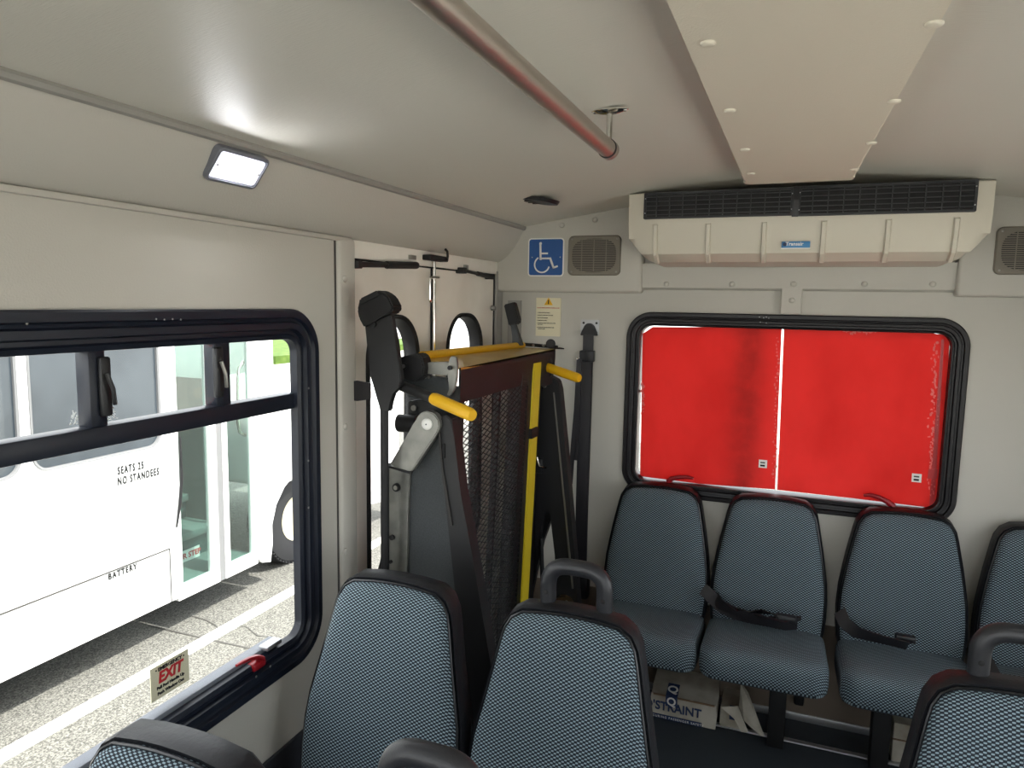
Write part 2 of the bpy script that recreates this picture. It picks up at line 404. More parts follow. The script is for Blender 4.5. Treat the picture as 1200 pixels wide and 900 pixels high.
obj('centre_seal', bx(-1.19, -1.158, DYS-.006, DYS+.006, .05, 1.715), 'rubber', d2)
# latch rod on the left leaf
p = P(509.5, 320, 0, -1.145).y
obj('latch_rod', tb([(-1.147, p, .4), (-1.147, p, 1.735)], .0055), 'chrome', d1)
bm = NB()
tube(bm, arcpts([P(514, 325, 0, -1.14), P(504, 325, 0, -1.135), P(504, 354, 0, -1.135), P(506, 352, 0, -1.14)], .008), .0045, 8)
obj('latch_handle', bm, 'chrome', d1)
# door stays (gas struts) and their brackets
def strut(par, a, b, r, y0):
    a = P(a[0], a[1], 0, -1.135); b = P(b[0], b[1], 0, -1.135); m = a.lerp(b, .45)
    o = obj('door_stay', tb([a, m], r*.8), 'blackpaint', par); obj('stay_cylinder', tb([m, b], r*1.15), 'blackpaint', o)
    bm = NB(); box(bm, -1.165, -1.128, a.y-.012, a.y+.012, a.z-.011, a.z+.011, .003); obj('stay_bracket', bm, 'blackpaint', o)
    bm = NB(); box(bm, -1.165, -1.13, b.y-.01, b.y+.01, b.z-.008, b.z+.008, .002); obj('stay_bracket', bm, 'blackpaint', o)
strut(d1, (420, 310), (488, 311), .010, 0); strut(d2, (544, 317), (577, 325), .008, 0)
bm = NB(); q = P(482, 302, 0, -1.155); box(bm, -1.158, -1.145, q.y-.016, q.y+.016, q.z-.006, q.z+.008, .001); obj('hinge_plate', bm, 'screw', d1)
bm = NB(); q = P(545.5, 313, 0, -1.155); box(bm, -1.165, -1.148, q.y-.014, q.y+.014, q.z-.012, q.z+.008, .001); obj('hinge_plate', bm, 'screw', d2)
q = P(576, 361, 0, -1.16); obj('door_pull', dome(NB(), q, (1, 0, 0), .011, .02), 'screw', d2)
# door catch on the header
bm = NB(); a = P(500, 301, 0, -1.14); b = P(521, 304, 0, -1.14); box(bm, -1.157, -1.125, a.y, b.y, a.z-.010, a.z+.008, .003)
ct = thing('door_catch', 'small black latch with a hooked end on the white header above the lift doors', 'latch', (-1.157, a.y, a.z))
obj('catch_body', bm, 'blackpaint', ct)
h = P(523, 300, 0, -1.12)
obj('hook', tb([h+Vector((0, -.006, .022)), h+Vector((0, .008, .016)), h+Vector((0, .011, 0)), h+Vector((0, .006, -.016))], .0045, seg=8), 'blackpaint', ct)

# ---- black window frames on the side walls
def side_window(n, MP, a, b, lead=False):
    fr = struct('window_%d' % n, ring(NB(), MP, a, b, WZ0, WZ1, .11, [(0, 0), (0, .010), (.004, .014), (.020, .014), (.024, .006), (.030, .004), (.034, .010), (.048, .010), (.052, -.002), (.060, -.002), (.064, .002), (.074, -.002), (.076, -.022), (.02, -.05)], 12), 'frame')
    obj('glass_pane', plate(NB(), MP, a+.07, b-.07, WZ0+.07, WZ1-.07, .045, -.024, -.020), 'glass', fr)
    bm = NB()
    for (y0, y1, z0, z1, d0, d1) in ((a+.06, b-.06, 1.322, 1.362, -.05, -.012),):
        box(bm, *sorted((MP(0, 0, d0).x, MP(0, 0, d1).x)), y0, y1, z0, z1, .004)
    obj('transom_bar', bm, 'frame', fr)
    return fr
fr = side_window(1, LW, *left_wins[0])
def mull(px0, px1, y, nm, parent):
    a = P(px0, y, 0, -1.175).y; b = P(px1, y, 0, -1.175).y
    return obj(nm, bx(-1.20, -1.165, a, b, 1.36, 1.51, bev=.003), 'frame', parent)
m1 = mull(100, 120, 445, 'sash_stile', fr); m2 = mull(249, 266, 430, 'sash_stile', fr)
for px, par in ((124, m1), (257, m2)):
    q = P(px, 438 if par is m2 else 455, 0, -1.16)
    bm = NB(); box(bm, -1.168, -1.155, q.y-.012, q.y+.010, q.z-.052, q.z+.058, .004); obj('sash_grip', bm, 'black', par)
    obj('sash_lever', tb([q+Vector((.012, -.006, .028)), q+Vector((.016, .002, 0)), q+Vector((.012, .008, -.030))], .004, seg=8), 'screw' if par is m2 else 'black', par)
# silver sill rail at the bottom, screws in the frame
bm = NB(); box(bm, -1.20, -1.168, .40, 1.40, WZ0+.066, WZ0+.086, .002); obj('silver_sill', bm, 'sill', fr)
for px, py in ((317, 781), (300.5, 793), (32, 379), (258, 371), (362, 455), (362, 540), (362, 595)):
    q = P(px, py, 0, -1.138); obj('screw', dome(NB(), (-1.139, q.y, q.z), (1, 0, 0), .003, .0015, 8), 'screw', fr)
for k in range(4):
    q = P(183+k*9.6, 374+(k % 2)*.6, 0, -1.136); obj('screw', dome(NB(), q, (1, 0, 0), .0022, .001, 6), 'alum', fr)
# ventilation sash rims
bm = NB(); box(bm, -1.19, -1.183, .40, 1.43, 1.498, 1.508); obj('sash_rail', bm, 'alum', fr)
for n, (a, b) in enumerate(left_wins[1:]): side_window(n+2, LW, a, b)
for n, (a, b) in enumerate(rw): side_window(n+4, RW, a, b)
obj('glass_pane', plate(NB(), FW, -1.09, 1.09, .61, 1.89, .1, -.03, -.025), 'glass', struct('window_8', ring(NB(), FW, -1.10, 1.10, .60, 1.90, .12, [(0, 0), (0, .012), (.05, .012), (.05, -.05), (.02, -.05)]), 'frame'))
# red emergency release on the sill
rl = thing('emergency_release', 'red curved emergency release lever on the silver sill of the left window', 'handle', tuple(P(300, 775, 0, -1.16)))
a = [P(x, y, 0, -1.15) for x, y in ((277, 780), (284, 776), (292, 772), (300, 770), (307, 772))]
obj('lever', tb(a, [.004, .0055, .006, .008, .010], seg=8, flat=.8), 'redplastic', rl)
q = P(300, 777, 0, -1.155); obj('pivot', bx(q.x-.012, q.x+.014, q.y-.02, q.y+.02, q.z-.012, q.z+.006, bev=.004), 'redplastic', rl)
a, b = P(308, 770, 0, -1.16), P(324, 763, 0, -1.16)
obj('bracket', bx(-1.178, -1.150, a.y+.006, b.y+.01, WZ0+.082, WZ0+.094, bev=.003), 'alum', rl)
# emergency exit sticker on the glass
GX = -1.189
c = [P(x, y, 0, GX) for x, y in ((175, 783), (221, 761), (220, 795), (177, 826))]
y0 = (c[0].y+c[3].y)/2; y1 = (c[1].y+c[2].y)/2; z1 = (c[0].z+c[1].z)/2; z0 = (c[2].z+c[3].z)/2
sg = thing('exit_sticker', 'square white EMERGENCY EXIT sticker with red letters stuck low on the left window', 'sticker', (GX, y0, z0))
obj('backing', bx(GX, GX+.002, y0, y1, z0, z1), 'cream', sg, smooth=False)
yc = (y0+y1)/2; hh = z1-z0; X2 = GX+.0025
text('\u2022 EMERGENCY \u2022', hh*.15, 'ink', sg, (X2, yc, z1-hh*.13), (0, 1, 0), bold=.0003)
text('EXIT', hh*.46, 'redink', sg, (X2, yc, z1-hh*.40), (0, 1, 0), sx=.92, bold=.0012, shear=.15)
text('Pull Red Handle Up', hh*.125, 'ink', sg, (X2, yc, z1-hh*.68), (0, 1, 0), bold=.0003)
text('Push Window Out', hh*.125, 'ink', sg, (X2, yc, z1-hh*.85), (0, 1, 0), bold=.0003)
# two frosted tree-shaped decals on the glass
for px, py, lb in ((87, 490, 'white tree shaped decal on the window pane left of the vent latch'), (131, 484, 'white tree shaped decal just right of the black vent latch')):
    bm = NB(); q = P(px, py, 0, GX)
    for k in range(46):
        t = random.random(); w = .010*(1-t)+.002; yy = q.y+random.uniform(-w, w); zz = q.z-.012+t*.026
        cyl(bm, (GX+.0004, yy, zz), (1, 0, 0), .0011, .0008, 5)
    tag(obj('tree_decal', bm, 'white', smooth=False), lb, 'decal', None)

# ---- rear window
rf = struct('window_9', ring(NB(), BW, BXL, BXR, BZ0, BZ1, .10, [(0, 0), (0, .012), (.004, .016), (.016, .016), (.019, .009), (.024, .008), (.027, .014), (.036, .013), (.039, .004), (.045, .004), (.048, .008), (.054, .006), (.056, -.05), (.02, -.05)], 12), 'rframe')
obj('glass_pane', plate(NB(), BW, BXL+.045, BXR-.045, BZ0+.045, BZ1-.045, .055, -.045, -.040), 'glass', rf)
for px, py in ((776, 370), (831, 371), (866, 372), (960, 375), (1042, 375), (1077, 374.5), (1128, 404), (1126.5, 436), (1118, 530), (741, 413), (740, 442)):
    q = P(px, py, 1, 2.834); obj('screw', dome(NB(), q, (0, -1, 0), .0028, .0015, 8), 'rubber', rf)
for k, (dx, dy) in enumerate(((0, 0), (5, 1), (8, 0), (11, 1.5), (1, 6), (8, 7))):
    q = P(890+dx, 371.5+dy, 1, 2.834); obj('screw', dome(NB(), q, (0, -1, 0), .002, .001, 6), 'alum', rf)
# red film in two sheets with white slivers round it
FY = 2.878
def sheet(px, nm, lb, th=.003):
    bm = prism([P(x, y, 1, FY) for x, y in px], (0, th, 0)); o = obj(nm, bm, 'film', smooth=False); return tag(o, lb, 'window film')
seam_t, seam_b = (917, 384), (909, 574)
fl = sheet([(753, 391), (765, 383), (916.2, 384), (908.2, 573.5), (820, 567), (750, 558)], 'red_film', 'left red film sheet covering the rear window, from the frame to the white gap')
f2 = sheet([(918.6, 384.2), (1088, 390), (1110, 393), (1113, 397), (1109, 460), (1101, 570), (1096, 590), (1086, 594.5), (1000, 584), (910.8, 574)], 'red_film', 'right red film sheet on the rear window, with taped right edge')
MT['tape'] = mat('red_tape', (188, 30, 34), .35)
MT['tapelt'] = mat('faded_red', (236, 112, 106), .5)
def patch(px, m, par, nm, dy=.0012):
    bm = prism([P(x, y, 1, FY-dy) for x, y in px], (0, dy*.8, 0)); return obj(nm, bm, m, par, smooth=False)
patch([(1103, 398), (1106.5, 398), (1095, 592), (1089, 592)], 'tape', f2, 'tape_strip')
patch([(1088, 550), (1099, 550), (1098, 561), (1087, 561)], 'tape', f2, 'tape_strip', .002)
def flecks(par, n, fx):
    bm = NB()
    for k in range(n):
        x, y = fx(k); w = random.uniform(.8, 2.6); h = random.uniform(.8, 2.4)
        pts = [P(x+w*math.cos(t)*random.uniform(.5, 1), y+h*math.sin(t)*random.uniform(.5, 1.2), 1, FY-.0012) for t in [i*math.pi/3 for i in range(6)]]
        loops(bm, [pts, [p+Vector((0, .0008, 0)) for p in pts]])
    obj('worn_spots', bm, 'tapelt', par, smooth=False)['kind'] = 'stuff'
flecks(f2, 90, lambda k: (1096+random.gauss(0, 2.2)-(0.03*(k*2)), 402+k*2))
flecks(f2, 26, lambda k: (985+k*1.7, 388+random.gauss(0, 1.2)))
flecks(fl, 40, lambda k: (912-(k*.13)+random.gauss(0, 1.3), 396+k*4.2))
flecks(fl, 18, lambda k: (753+random.gauss(0, 1), 450+k*2+random.random()))
for px, py, par in ((894, 543.5, fl), (1074, 560, f2)):
    q = P(px, py, 1, FY); s = .0155
    st = obj('small_label', bx(q.x-s, q.x+s, FY-.003, FY, q.z-s, q.z+s), 'seal', par, smooth=False)
    obj('print', bx(q.x-s*.6, q.x+s*.5, FY-.0036, FY-.003, q.z+s*.15, q.z+s*.5), 'dtrim', st, smooth=False)
    obj('print', bx(q.x-s*.6, q.x+s*.5, FY-.0036, FY-.003, q.z-s*.65, q.z-s*.2), 'ink', st, smooth=False)
for pts, lb in (((( 783, 565), (787, 561), (797, 559), (806, 559), (813, 561)), 'dark red release lever at the lower left of the rear window'), (((1047, 594), (1040, 588), (1030, 583), (1020, 580), (1012, 580.5)), 'dark red release lever at the lower right of the rear window')):
    a = [P(x, y, 1, 2.825) for x, y in pts]
    t = thing('release_lever', lb, 'handle', tuple(a[0])); obj('lever', tb(a, [.012, .010, .009, .008, .005], seg=8), 'redplastic', t)
    q = a[0]; obj('pivot', bx(q.x-.022, q.x+.022, q.y-.008, q.y+.012, q.z-.014, q.z-.002, bev=.003), 'black', t)

# ---- bulkhead boxes high on the rear wall, padded strip between them
def bulk(x0, x1, nm, inner):
    bm = NB(); box(bm, x0, x1, 2.795, 2.87, 1.645, 1.99, .012, 3); return struct(nm, bm, 'vinyl')
bulk(-1.2, -.548, 'wall_rear_bulkhead_left', 1); bulk(.520, 1.2, 'wall_rear_bulkhead_right', -1)
bm = prism([(-.548, 2.835, 1.66), (-.548, 2.822, 1.668), (-.548, 2.818, 1.70), (-.548, 2.808, 1.76), (-.548, 2.86, 1.76), (-.548, 2.86, 1.66)], (1.068, 0, 0))
st = struct('trim_12', bm, 'vinyl')
for px in (781, 858, 930, 1013, 1093):
    q = P(px, 333, 1, 2.82); obj('button_cap', dome(NB(), q, (0, -1, .1), .0105, .006), 'vinyl', st)
tbm = NB(); plate(tbm, BW, -.033, .040, 1.575, 1.68, .006, .0, .028, bev=.003)
tt = struct('trim_13', tbm, 'vinyl'); q = P(928, 352, 1, 2.822); obj('button_cap', dome(NB(), q, (0, -1, 0), .0105, .006), 'vinyl', tt)
for px, py in ((658.5, 264), (697.5, 257.5)):
    q = P(px, py, 1, 2.795); tag(obj('button_cap', dome(NB(), q, (0, -1, 0), .011, .008), 'vinyl'), 'beige round fastener cap under the ceiling edge above the ' + ('blue wheelchair sign' if px < 680 else 'left rear speaker grille'), 'fastener cap')

# ---- centre panel on the ceiling
bm = NB(); z0 = 1.972
pz = lambda x: z0
loops(bm, [[Vector((sx*w, y, z)) for sx, z in ((-1, 1.972), (-1, 2.01), (1, 2.01), (1, 1.972))] for y, w in ((-1.7, .185), (.9, .163), (2.29, .152), (2.335, .149), (2.342, .138))])
bmesh.ops.bevel(bm, geom=[e for e in bm.edges if abs(e.verts[0].co.y-e.verts[1].co.y) > .2 and e.verts[0].co.z < 1.98], offset=.006, segments=3, affect='EDGES')
cp = struct('ceiling_centre_panel', bm, 'panel')
for px, py in ((830, 50), (855, 129), (873, 175), (880, 203), (1095, 27), (1048, 118), (1021, 167), (1001, 198.5)):
    q = P(px, py, 2, 1.972); obj('button_cap', dome(NB(), q, (0, 0, -1), .0115, .005), 'panel', cp)

# ---- ceiling grab rail
RX, RZ = -.372, 1.921
rail = thing('grab_rail', 'long brushed steel ceiling grab rail running front to back', 'handrail', (RX, 1.3, 1.99))
obj('tube', tb([(RX, -1.3, RZ), (RX, 1.482, RZ)], .0185, seg=28), 'steel', rail)
obj('gasket_ring', tb([(RX, 1.480, RZ), (RX, 1.488, RZ)], .0200, seg=28), 'rubber', rail)
obj('end_cap', tb([(RX, 1.487, RZ), (RX, 1.505, RZ), (RX, 1.512, RZ)], [.0205, .0205, .0175], seg=28), 'steel', rail)
for yy in (1.497, -1.0):
    br = obj('bracket_stem', tb([(RX, yy, RZ+.015), (RX, yy, cz(RX)-.006)], .0065), 'chrome', rail)
    zz = cz(RX)-.002; bm = NB()
    loops(bm, [[Vector((RX+.040*math.cos(t)*s, yy+.015*math.sin(t)*s*(1 if abs(math.cos(t)) < .8 else .8), zz-h_)) for t in [2*math.pi*k/24 for k in range(24)]] for s, h_ in ((1, 0), (1, .003), (.7, .007), (.4, .010))])
    obj('flange', bm, 'chrome', br)
    for s in (-1, 1): obj('screw', dome(NB(), (RX+s*.032, yy, zz-.003), (0, 0, -1), .005, .004, 10), 'chrome', br)

# ---- round black ceiling speaker
q = P(632, 234.5, 2, cz(.82)-.002)
sp = thing('ceiling_vent', 'round black louvred fitting flush in the ceiling ahead of the wheelchair sign', 'ceiling fitting', tuple(q))
nrm = Vector((-.14, 0, -1)).normalized()
obj('rim', cyl(NB(), q+Vector((0, 0, .004)), nrm, .070, .012, 36, .064), 'black', sp)
for k in range(-2, 3):
    w = .048*math.sqrt(1-(k/3)**2); c = q+nrm*.009+Vector((0, k*.019, 0))
    obj('louvre', tb([c-Vector((w, 0, -w*.14*-1*-1)), c+Vector((w, 0, -w*.14*-1))], .0035, seg=8), 'screw' if k == 0 else 'black', sp)

# ---- dome light on the cove
n0 = Vector((.145, 0, -.115)).normalized(); p0 = Vector((-1.083, 0, 1.826))+n0*.004
cs = [PP(x, y, p0, n0) for x, y in ((259, 175), (314, 187.5), (297, 220), (240, 208))]
cen = sum(cs, Vector())/4; uy = Vector((0, 1, 0)); uz = n0.cross(uy).normalized()
if uz.z < 0: uz = -uz
hw = (cs[1].y-cs[0].y+cs[2].y-cs[3].y)/4; hz = .037
def DLM(cn):
    return lambda a, b, d: cn+uy*a+uz*b+n0*d
def dome_light(cn, lb, mirror=False, grp=None):
    t = thing('dome_light', lb, 'ceiling light', tuple(cn), grp)
    MP = DLM(cn)
    if mirror:
        base = MP; MP = lambda a, b, d: Vector((-base(a, b, d).x, base(a, b, d).y, base(a, b, d).z))
    hw_ = .071
    obj('bezel', ring(NB(), MP, -hw_, hw_, -hz, hz, .012, [(0, -.012), (0, .002), (.002, .004), (.006, .004), (.008, -.012)], 5), 'bezel', t)
    l = obj('lens', plate(NB(), MP, -hw_+.008, hw_-.008, -hz+.008, hz-.008, .008, -.006, .003, bev=.002), 'lens', t)
    obj('led_panel', plate(NB(), MP, -hw_+.026, hw_-.022, -hz+.017, hz-.014, .008, .0025, .0045), 'lamp', t)
    for a in (-.057, .057): obj('screw', cyl(NB(), MP(a, 0, .003), MP(0, 0, 1)-MP(0, 0, 0), .0022, .0015, 8), 'screw', t)
    return t
dome_light(cen, 'lit rectangular dome light on the padded cove above the left window')
for yy in (.05, -.95):  # copies out of view, added to brighten the interior
    c2 = cen.copy(); c2.y = yy; dome_light(c2, 'unseen dome light added further forward on the left cove to brighten the cabin', grp='added dome lights forward of the camera')
for yy in (1.17, .05, -.95):  # unseen mirrored copies, added as extra interior light
    c2 = cen.copy(); c2.y = yy; t = dome_light(c2, 'unseen dome light added on the right cove to brighten the cabin', True, grp='added dome lights on the right cove'); 

# ---- air conditioner
ac = thing('air_conditioner', 'long beige air conditioning unit with black louvred grilles above the rear window', 'air conditioner', (0, 2.8, 1.74))
def acprof(x):
    e = max(0, (abs(x)-.46)/.085)        # end chamfer
    zb = 1.745+.085*e**1.3; k = .06*e
    return [(2.51+k*.2, 1.985), (2.50+k*.2, 1.98), (2.50+k*.3, 1.88), (2.505+k*.4, 1.83), (2.52+k*.6, max(1.776, zb)), (2.56+k, max(1.75, zb)), (2.82, max(1.745, zb)), (2.82, 1.985)]
xs2 = [-.545, -.538, -.52, -.50, -.48, -.46, 0, .46, .48, .50, .52, .538, .545]
bm = NB(); loops(bm, [[Vector((x, y, z)) for y, z in acprof(x)] for x in xs2]); obj('cover', bm, 'acplastic', ac, angle=25)
for x in (-.448, -.271, -.093, .086, .269, .451):
    bm = NB(); p = acprof(x); path = [(p[2][0]+.001, p[2][1]-.004), p[3], p[4], p[5]]
    loops(bm, [[Vector((x-w, y+.01, z)), Vector((x-w, y, z)), Vector((x-w*.6, y-.008, z-.005)), Vector((x+w*.6, y-.008, z-.005)), Vector((x+w, y, z)), Vector((x+w, y+.01, z))] for (y, z), w in zip(path, (.009, .009, .009, .009))])
    obj('rib', bm, 'acplastic', ac, angle=30)
def grille(x0, x1, z0, z1):
    g = obj('grille', ring(NB(), lambda a, b, d: Vector((a, 2.5-d, b)), x0, x1, z0, z1, .004, [(0, -.004), (0, .008), (.008, .008), (.010, -.02), (.004, -.02)], 2), 'black', ac, smooth=False)
    obj('back_panel', bx(x0+.006, x1-.006, 2.4965, 2.499, z0+.006, z1-.006), 'ink', g, smooth=False)
    bm = NB(); nh = 6; nv = 11
    for k in range(1, nh): z = z0+(z1-z0)*k/nh; box(bm, x0+.008, x1-.008, 2.4885, 2.494, z-.0013, z+.0013)
    for k in range(1, nv): x = x0+(x1-x0)*k/nv; box(bm, x-.0015, x+.0015, 2.4875, 2.495, z0+.008, z1-.008)
    obj('louvres', bm, 'louvre', g, smooth=False)
    for sx in (x0+.005, x1-.005):
        for sz in (z0+.02, z1-.02): obj('screw', dome(NB(), (sx, 2.492, sz), (0, -1, 0), .0022, .001, 6), 'alum', g)
grille(-.489, -.008, 1.893, 1.982); grille(.004, .497, 1.890, 1.984)
bm = NB(); box(bm, -.012, .008, 2.490, 2.5, 1.889, 1.985, .001); obj('joining_strip', bm, 'black', ac)
q = P(932.5, 286.5, 1, 2.51); lb = obj('badge', bx(q.x-.043, q.x+.043, 2.502, 2.51, q.z-.011, q.z+.0095, bev=.002), 'ltblue', ac)
obj('badge_edge', bx(q.x-.045, q.x+.045, 2.504, 2.512, q.z-.014, q.z-.011), 'seal', ac)
cyl(bm := NB(), (q.x-.033, 2.5015, q.z), (0, -1, 0), .006, .001, 12); obj('emblem', bm, 'navy', lb)
text('Transair', .016, 'white', lb, (q.x-.004, 2.501, q.z+.001), name='lettering', bold=.0004)

# ---- wheelchair sign
c = [P(x, y, 1, 2.794) for x, y in ((619, 279), (661, 279), (661, 324), (619, 324))]
x0 = (c[0].x+c[3].x)/2; x1 = (c[1].x+c[2].x)/2; z1 = (c[0].z+c[1].z)/2; z0 = (c[2].z+c[3].z)/2
ws = thing('wheelchair_sign', 'blue square wheelchair symbol sign with white border on the rear wall', 'sign', (x0, 2.794, z0))
SY = lambda a, b, d: Vector((a, 2.794-d, b))
obj('plate', plate(NB(), SY, x0, x1, z0, z1, .014, 0, .002), 'white', ws); obj('blue_field', plate(NB(), SY, x0+.005, x1-.005, z0+.005, z1-.005, .010, .002, .0028), 'blue', ws)
wS = x1-x0; hS = z1-z0
def sp_(u, v): return Vector((x0+u*wS, 2.794-.0033, z0+v*hS))
sym = NB()
cyl(sym, sp_(.35, .86), (0, -1, 0), .0058, .0008, 14)
def bar(a, b, w):
    a = Vector(a); b = Vector(b); d = (b-a).normalized(); s = Vector((-d.z, 0, d.x))*w/2
    loops(sym, [[a-s, a+s, b+s, b-s], [p-Vector((0, .0008, 0)) for p in (a-s, a+s, b+s, b-s)]])
bar(sp_(.345, .84), sp_(.36, .43), .0085); bar(sp_(.33, .47), sp_(.63, .47), .0075); bar(sp_(.35, .60), sp_(.56, .60), .007)
bar(sp_(.62, .49), sp_(.73, .21), .0085); bar(sp_(.70, .22), sp_(.84, .27), .0075)
aa = [math.radians(120+k*15) for k in range(0, 16)]
for k in range(len(aa)-1):
    cc = sp_(.40, .31); R0 = .032
    bar(cc+Vector((math.cos(aa[k])*R0, 0, math.sin(aa[k])*R0)), cc+Vector((math.cos(aa[k+1])*R0, 0, math.sin(aa[k+1])*R0)), .006)
obj('wheelchair_symbol', sym, 'white', ws, smooth=False)
for u in (.12, .90): obj('rivet', dome(NB(), sp_(u, .50), (0, -1, 0), .0025, .0015, 8), 'alum', ws)

# ---- speakers in the bulkheads
def speaker(x0, x1, z0, z1, lb):
    t = thing('speaker', lb, 'speaker', ((x0+x1)/2, 2.795, z0))
    S = lambda a, b, d: Vector((a, 2.795-d, b))
    obj('housing', plate(NB(), S, x0, x1, z0, z1, .02, 0, .010, bev=.004), 'spk', t)
    cx, czz = (x0+x1)/2, (z0+z1)/2; rx, rz = (x1-x0)*.42, (z1-z0)*.42
    def sup(s): return [Vector((cx+rx*s*abs(math.cos(t_))**.7*(1 if math.cos(t_) > 0 else -1), 0, czz+rz*s*abs(math.sin(t_))**.7*(1 if math.sin(t_) > 0 else -1))) for t_ in [2*math.pi*k/36 for k in range(36)]]
    g = obj('cone', loops(NB(), [[p+Vector((0, 2.786, 0)) for p in sup(1)], [p+Vector((0, 2.7845, 0)) for p in sup(1)]]), 'spkdark', t)
    bm = NB()
    for k in range(-9, 10):
        zz = czz+k*rz/9.6; f = (1-abs(k/9.6)**2.86)**.35
        box(bm, cx-rx*f, cx+rx*f, 2.7825, 2.7850, zz-.0017, zz+.0017)
    for k in (-1, 0, 1): box(bm, cx+k*rx*.55-.0015, cx+k*rx*.55+.0015, 2.7818, 2.7850, czz-rz*.93, czz+rz*.93)
    obj('grille', bm, 'spk', t, smooth=False)
    for sx in (x0+.016, x1-.016):
        for sz in (z0+.014, z1-.014): obj('screw', dome(NB(), (sx, 2.785, sz), (0, -1, 0), .004, .002, 10), 'screw', t)
a, b = P(667, 277, 1, 2.795), P(727, 323, 1, 2.795); speaker(a.x, b.x, b.z, a.z+.001, 'beige rectangular speaker grille beside the blue wheelchair sign')
a, b = P(1168, 266, 1, 2.795), P(1168, 322, 1, 2.795); speaker(a.x, a.x+.215, b.z, a.z, 'beige rectangular speaker grille at the right edge past the air conditioner')

# ---- warning sheet under the sign
c = [P(x, y, 1, 2.846) for x, y in ((629, 350), (658, 350), (656, 394), (627, 394))]
x0 = (c[0].x+c[3].x)/2; x1 = (c[1].x+c[2].x)/2; z1 = c[0].z+.004; z0 = (c[2].z+c[3].z)/2
wl = thing('warning_sheet', 'cream lift instruction sheet with yellow warning triangle under the wheelchair sign', 'label', (x0, 2.848, z0))
obj('paper', bx(x0, x1, 2.846, 2.8495, z0, z1), 'cream', wl, smooth=False)
xm = (x0+x1)/2; zt = z1-.030
obj('triangle', prism([(xm-.019, 2.8455, zt), (xm+.019, 2.8455, zt), (xm, 2.8455, zt+.032)], (0, .0006, 0)), 'yellow', wl, smooth=False)
obj('exclamation_mark', bx(xm-.0022, xm+.0022, 2.8448, 2.8455, zt+.004, zt+.022), 'ink', wl, smooth=False)
for k, (s, dz) in enumerate((('DO NOT OPERATE WITHOUT READING ALL THIS', .042), ('1. OPEN DOORS SECURELY', .062), ('2. DEPLOY PLATFORM TO FLOOR', .073), ('3. SET OUTER BARRIER', .084), ('4. RAISE LIFT SLOWLY', .095), ('5. SECURE LIFT BELT AND LOCK CHAIR', .106), ('   LIFT GATE', .112), ('6. STOW LIFT BEFORE DRIVING AND', .124), ('   CLOSE DOORS', .130))):
    o = text(s, .0046, 'redink' if k == 0 else 'ink', wl, (x0+.006, 2.8455, z1-dz), align='LEFT', bold=.0001)
    w = max(v.co.x for v in o.data.vertices)-min(v.co.x for v in o.data.vertices)
    if w > (x1-x0)*.88:
        f = (x1-x0)*.88/w
        for v in o.data.vertices: v.co.x = x0+.006+(v.co.x-x0-.006)*f

# pale narrow strip in the corner behind the lift's far post
a, b = P(596, 352, 1, 2.845), P(611, 352, 1, 2.845)
struct('trim_14', bx(a.x, b.x, 2.838, 2.8495, .5, a.z), 'trim')

# ---- shoulder belt on the rear wall
q = P(691, 384, 1, 2.84)
sb = thing('shoulder_belt', 'long black shoulder belt hanging from a bolted steel plate left of the rear window', 'seat belt', (q.x, 2.85, q.z))
obj('anchor_plate', plate(NB(), BW, q.x-.040, q.x+.038, q.z-.030, q.z+.032, .004, 0, .004), 'alum', sb)
for sx in (-.027, .027):
    for sz in (-.019, .019): obj('bolt', cyl(NB(), (q.x+sx, 2.846, q.z+sz), (0, -1, 0), .005, .004, 6), 'rubber', sb)
bm = NB(); S = lambda a, z, d: Vector((a, 2.846-d, z))
loops(bm, [[S(q.x+a, q.z+b, d) for a, b in ((-.036, -.032), (.036, -.032), (.032, -.018), (.018, .010), (.008, .018), (-.008, .018), (-.018, .010), (-.032, -.018))] for d in (.004, .020)])
bmesh.ops.bevel(bm, geom=list(bm.edges), offset=.002, segments=2, affect='EDGES'); obj('guide_cover', bm, 'black', sb)
xb = P(691.5, 440, 1, 2.82).x
def strap(x0, x1, z0, z1, y, dx=0, name='webbing', par=sb, th=.0025):
    n = 10; R = []
    for k in range(n+1):
        t = k/n; z = z0+(z1-z0)*t; xx = dx*t; yy = y+.003*math.sin(t*7)
        R.append([Vector((x0+xx, yy, z)), Vector((x1+xx, yy, z)), Vector((x1+xx, yy+th, z)), Vector((x0+xx, yy+th, z))])
    return obj(name, loops(NB(), R), 'web', par)
strap(q.x-.022, q.x+.022, q.z-.028, .42, 2.822)
strap(q.x-.030, q.x+.020, q.z-.115, .45, 2.806, .004)
strap(q.x-.034, q.x-.014, q.z-.125, .85, 2.80, -.03)
a = P(681, 398, 1, 2.81); b = P(702, 424, 1, 2.81)
obj('height_adjuster', bx(q.x-.030, q.x+.030, 2.800, 2.832, P(690, 424, 1, 2.81).z, P(690, 411, 1, 2.81).z, bev=.004), 'black', sb)
obj('tongue', bx(q.x-.042, q.x-.026, 2.802, 2.808, q.z-.155, q.z-.120, bev=.003), 'chrome', sb)
obj('retractor', bx(q.x-.04, q.x+.035, 2.79, 2.845, .36, .46, bev=.008), 'black', sb)
# coiled webbing hanging beside it
bm = NB(); R = []
for k in range(13):
    t = k/12; z = q.z-.13-(.42)*t; R.append([Vector((q.x-.040-.012*t, 2.80, z)), Vector((q.x-.018-.004*t, 2.797, z)), Vector((q.x-.018-.004*t, 2.803, z)), Vector((q.x-.040-.012*t, 2.806, z))])
obj('loose_webbing', loops(bm, R), 'web', sb)

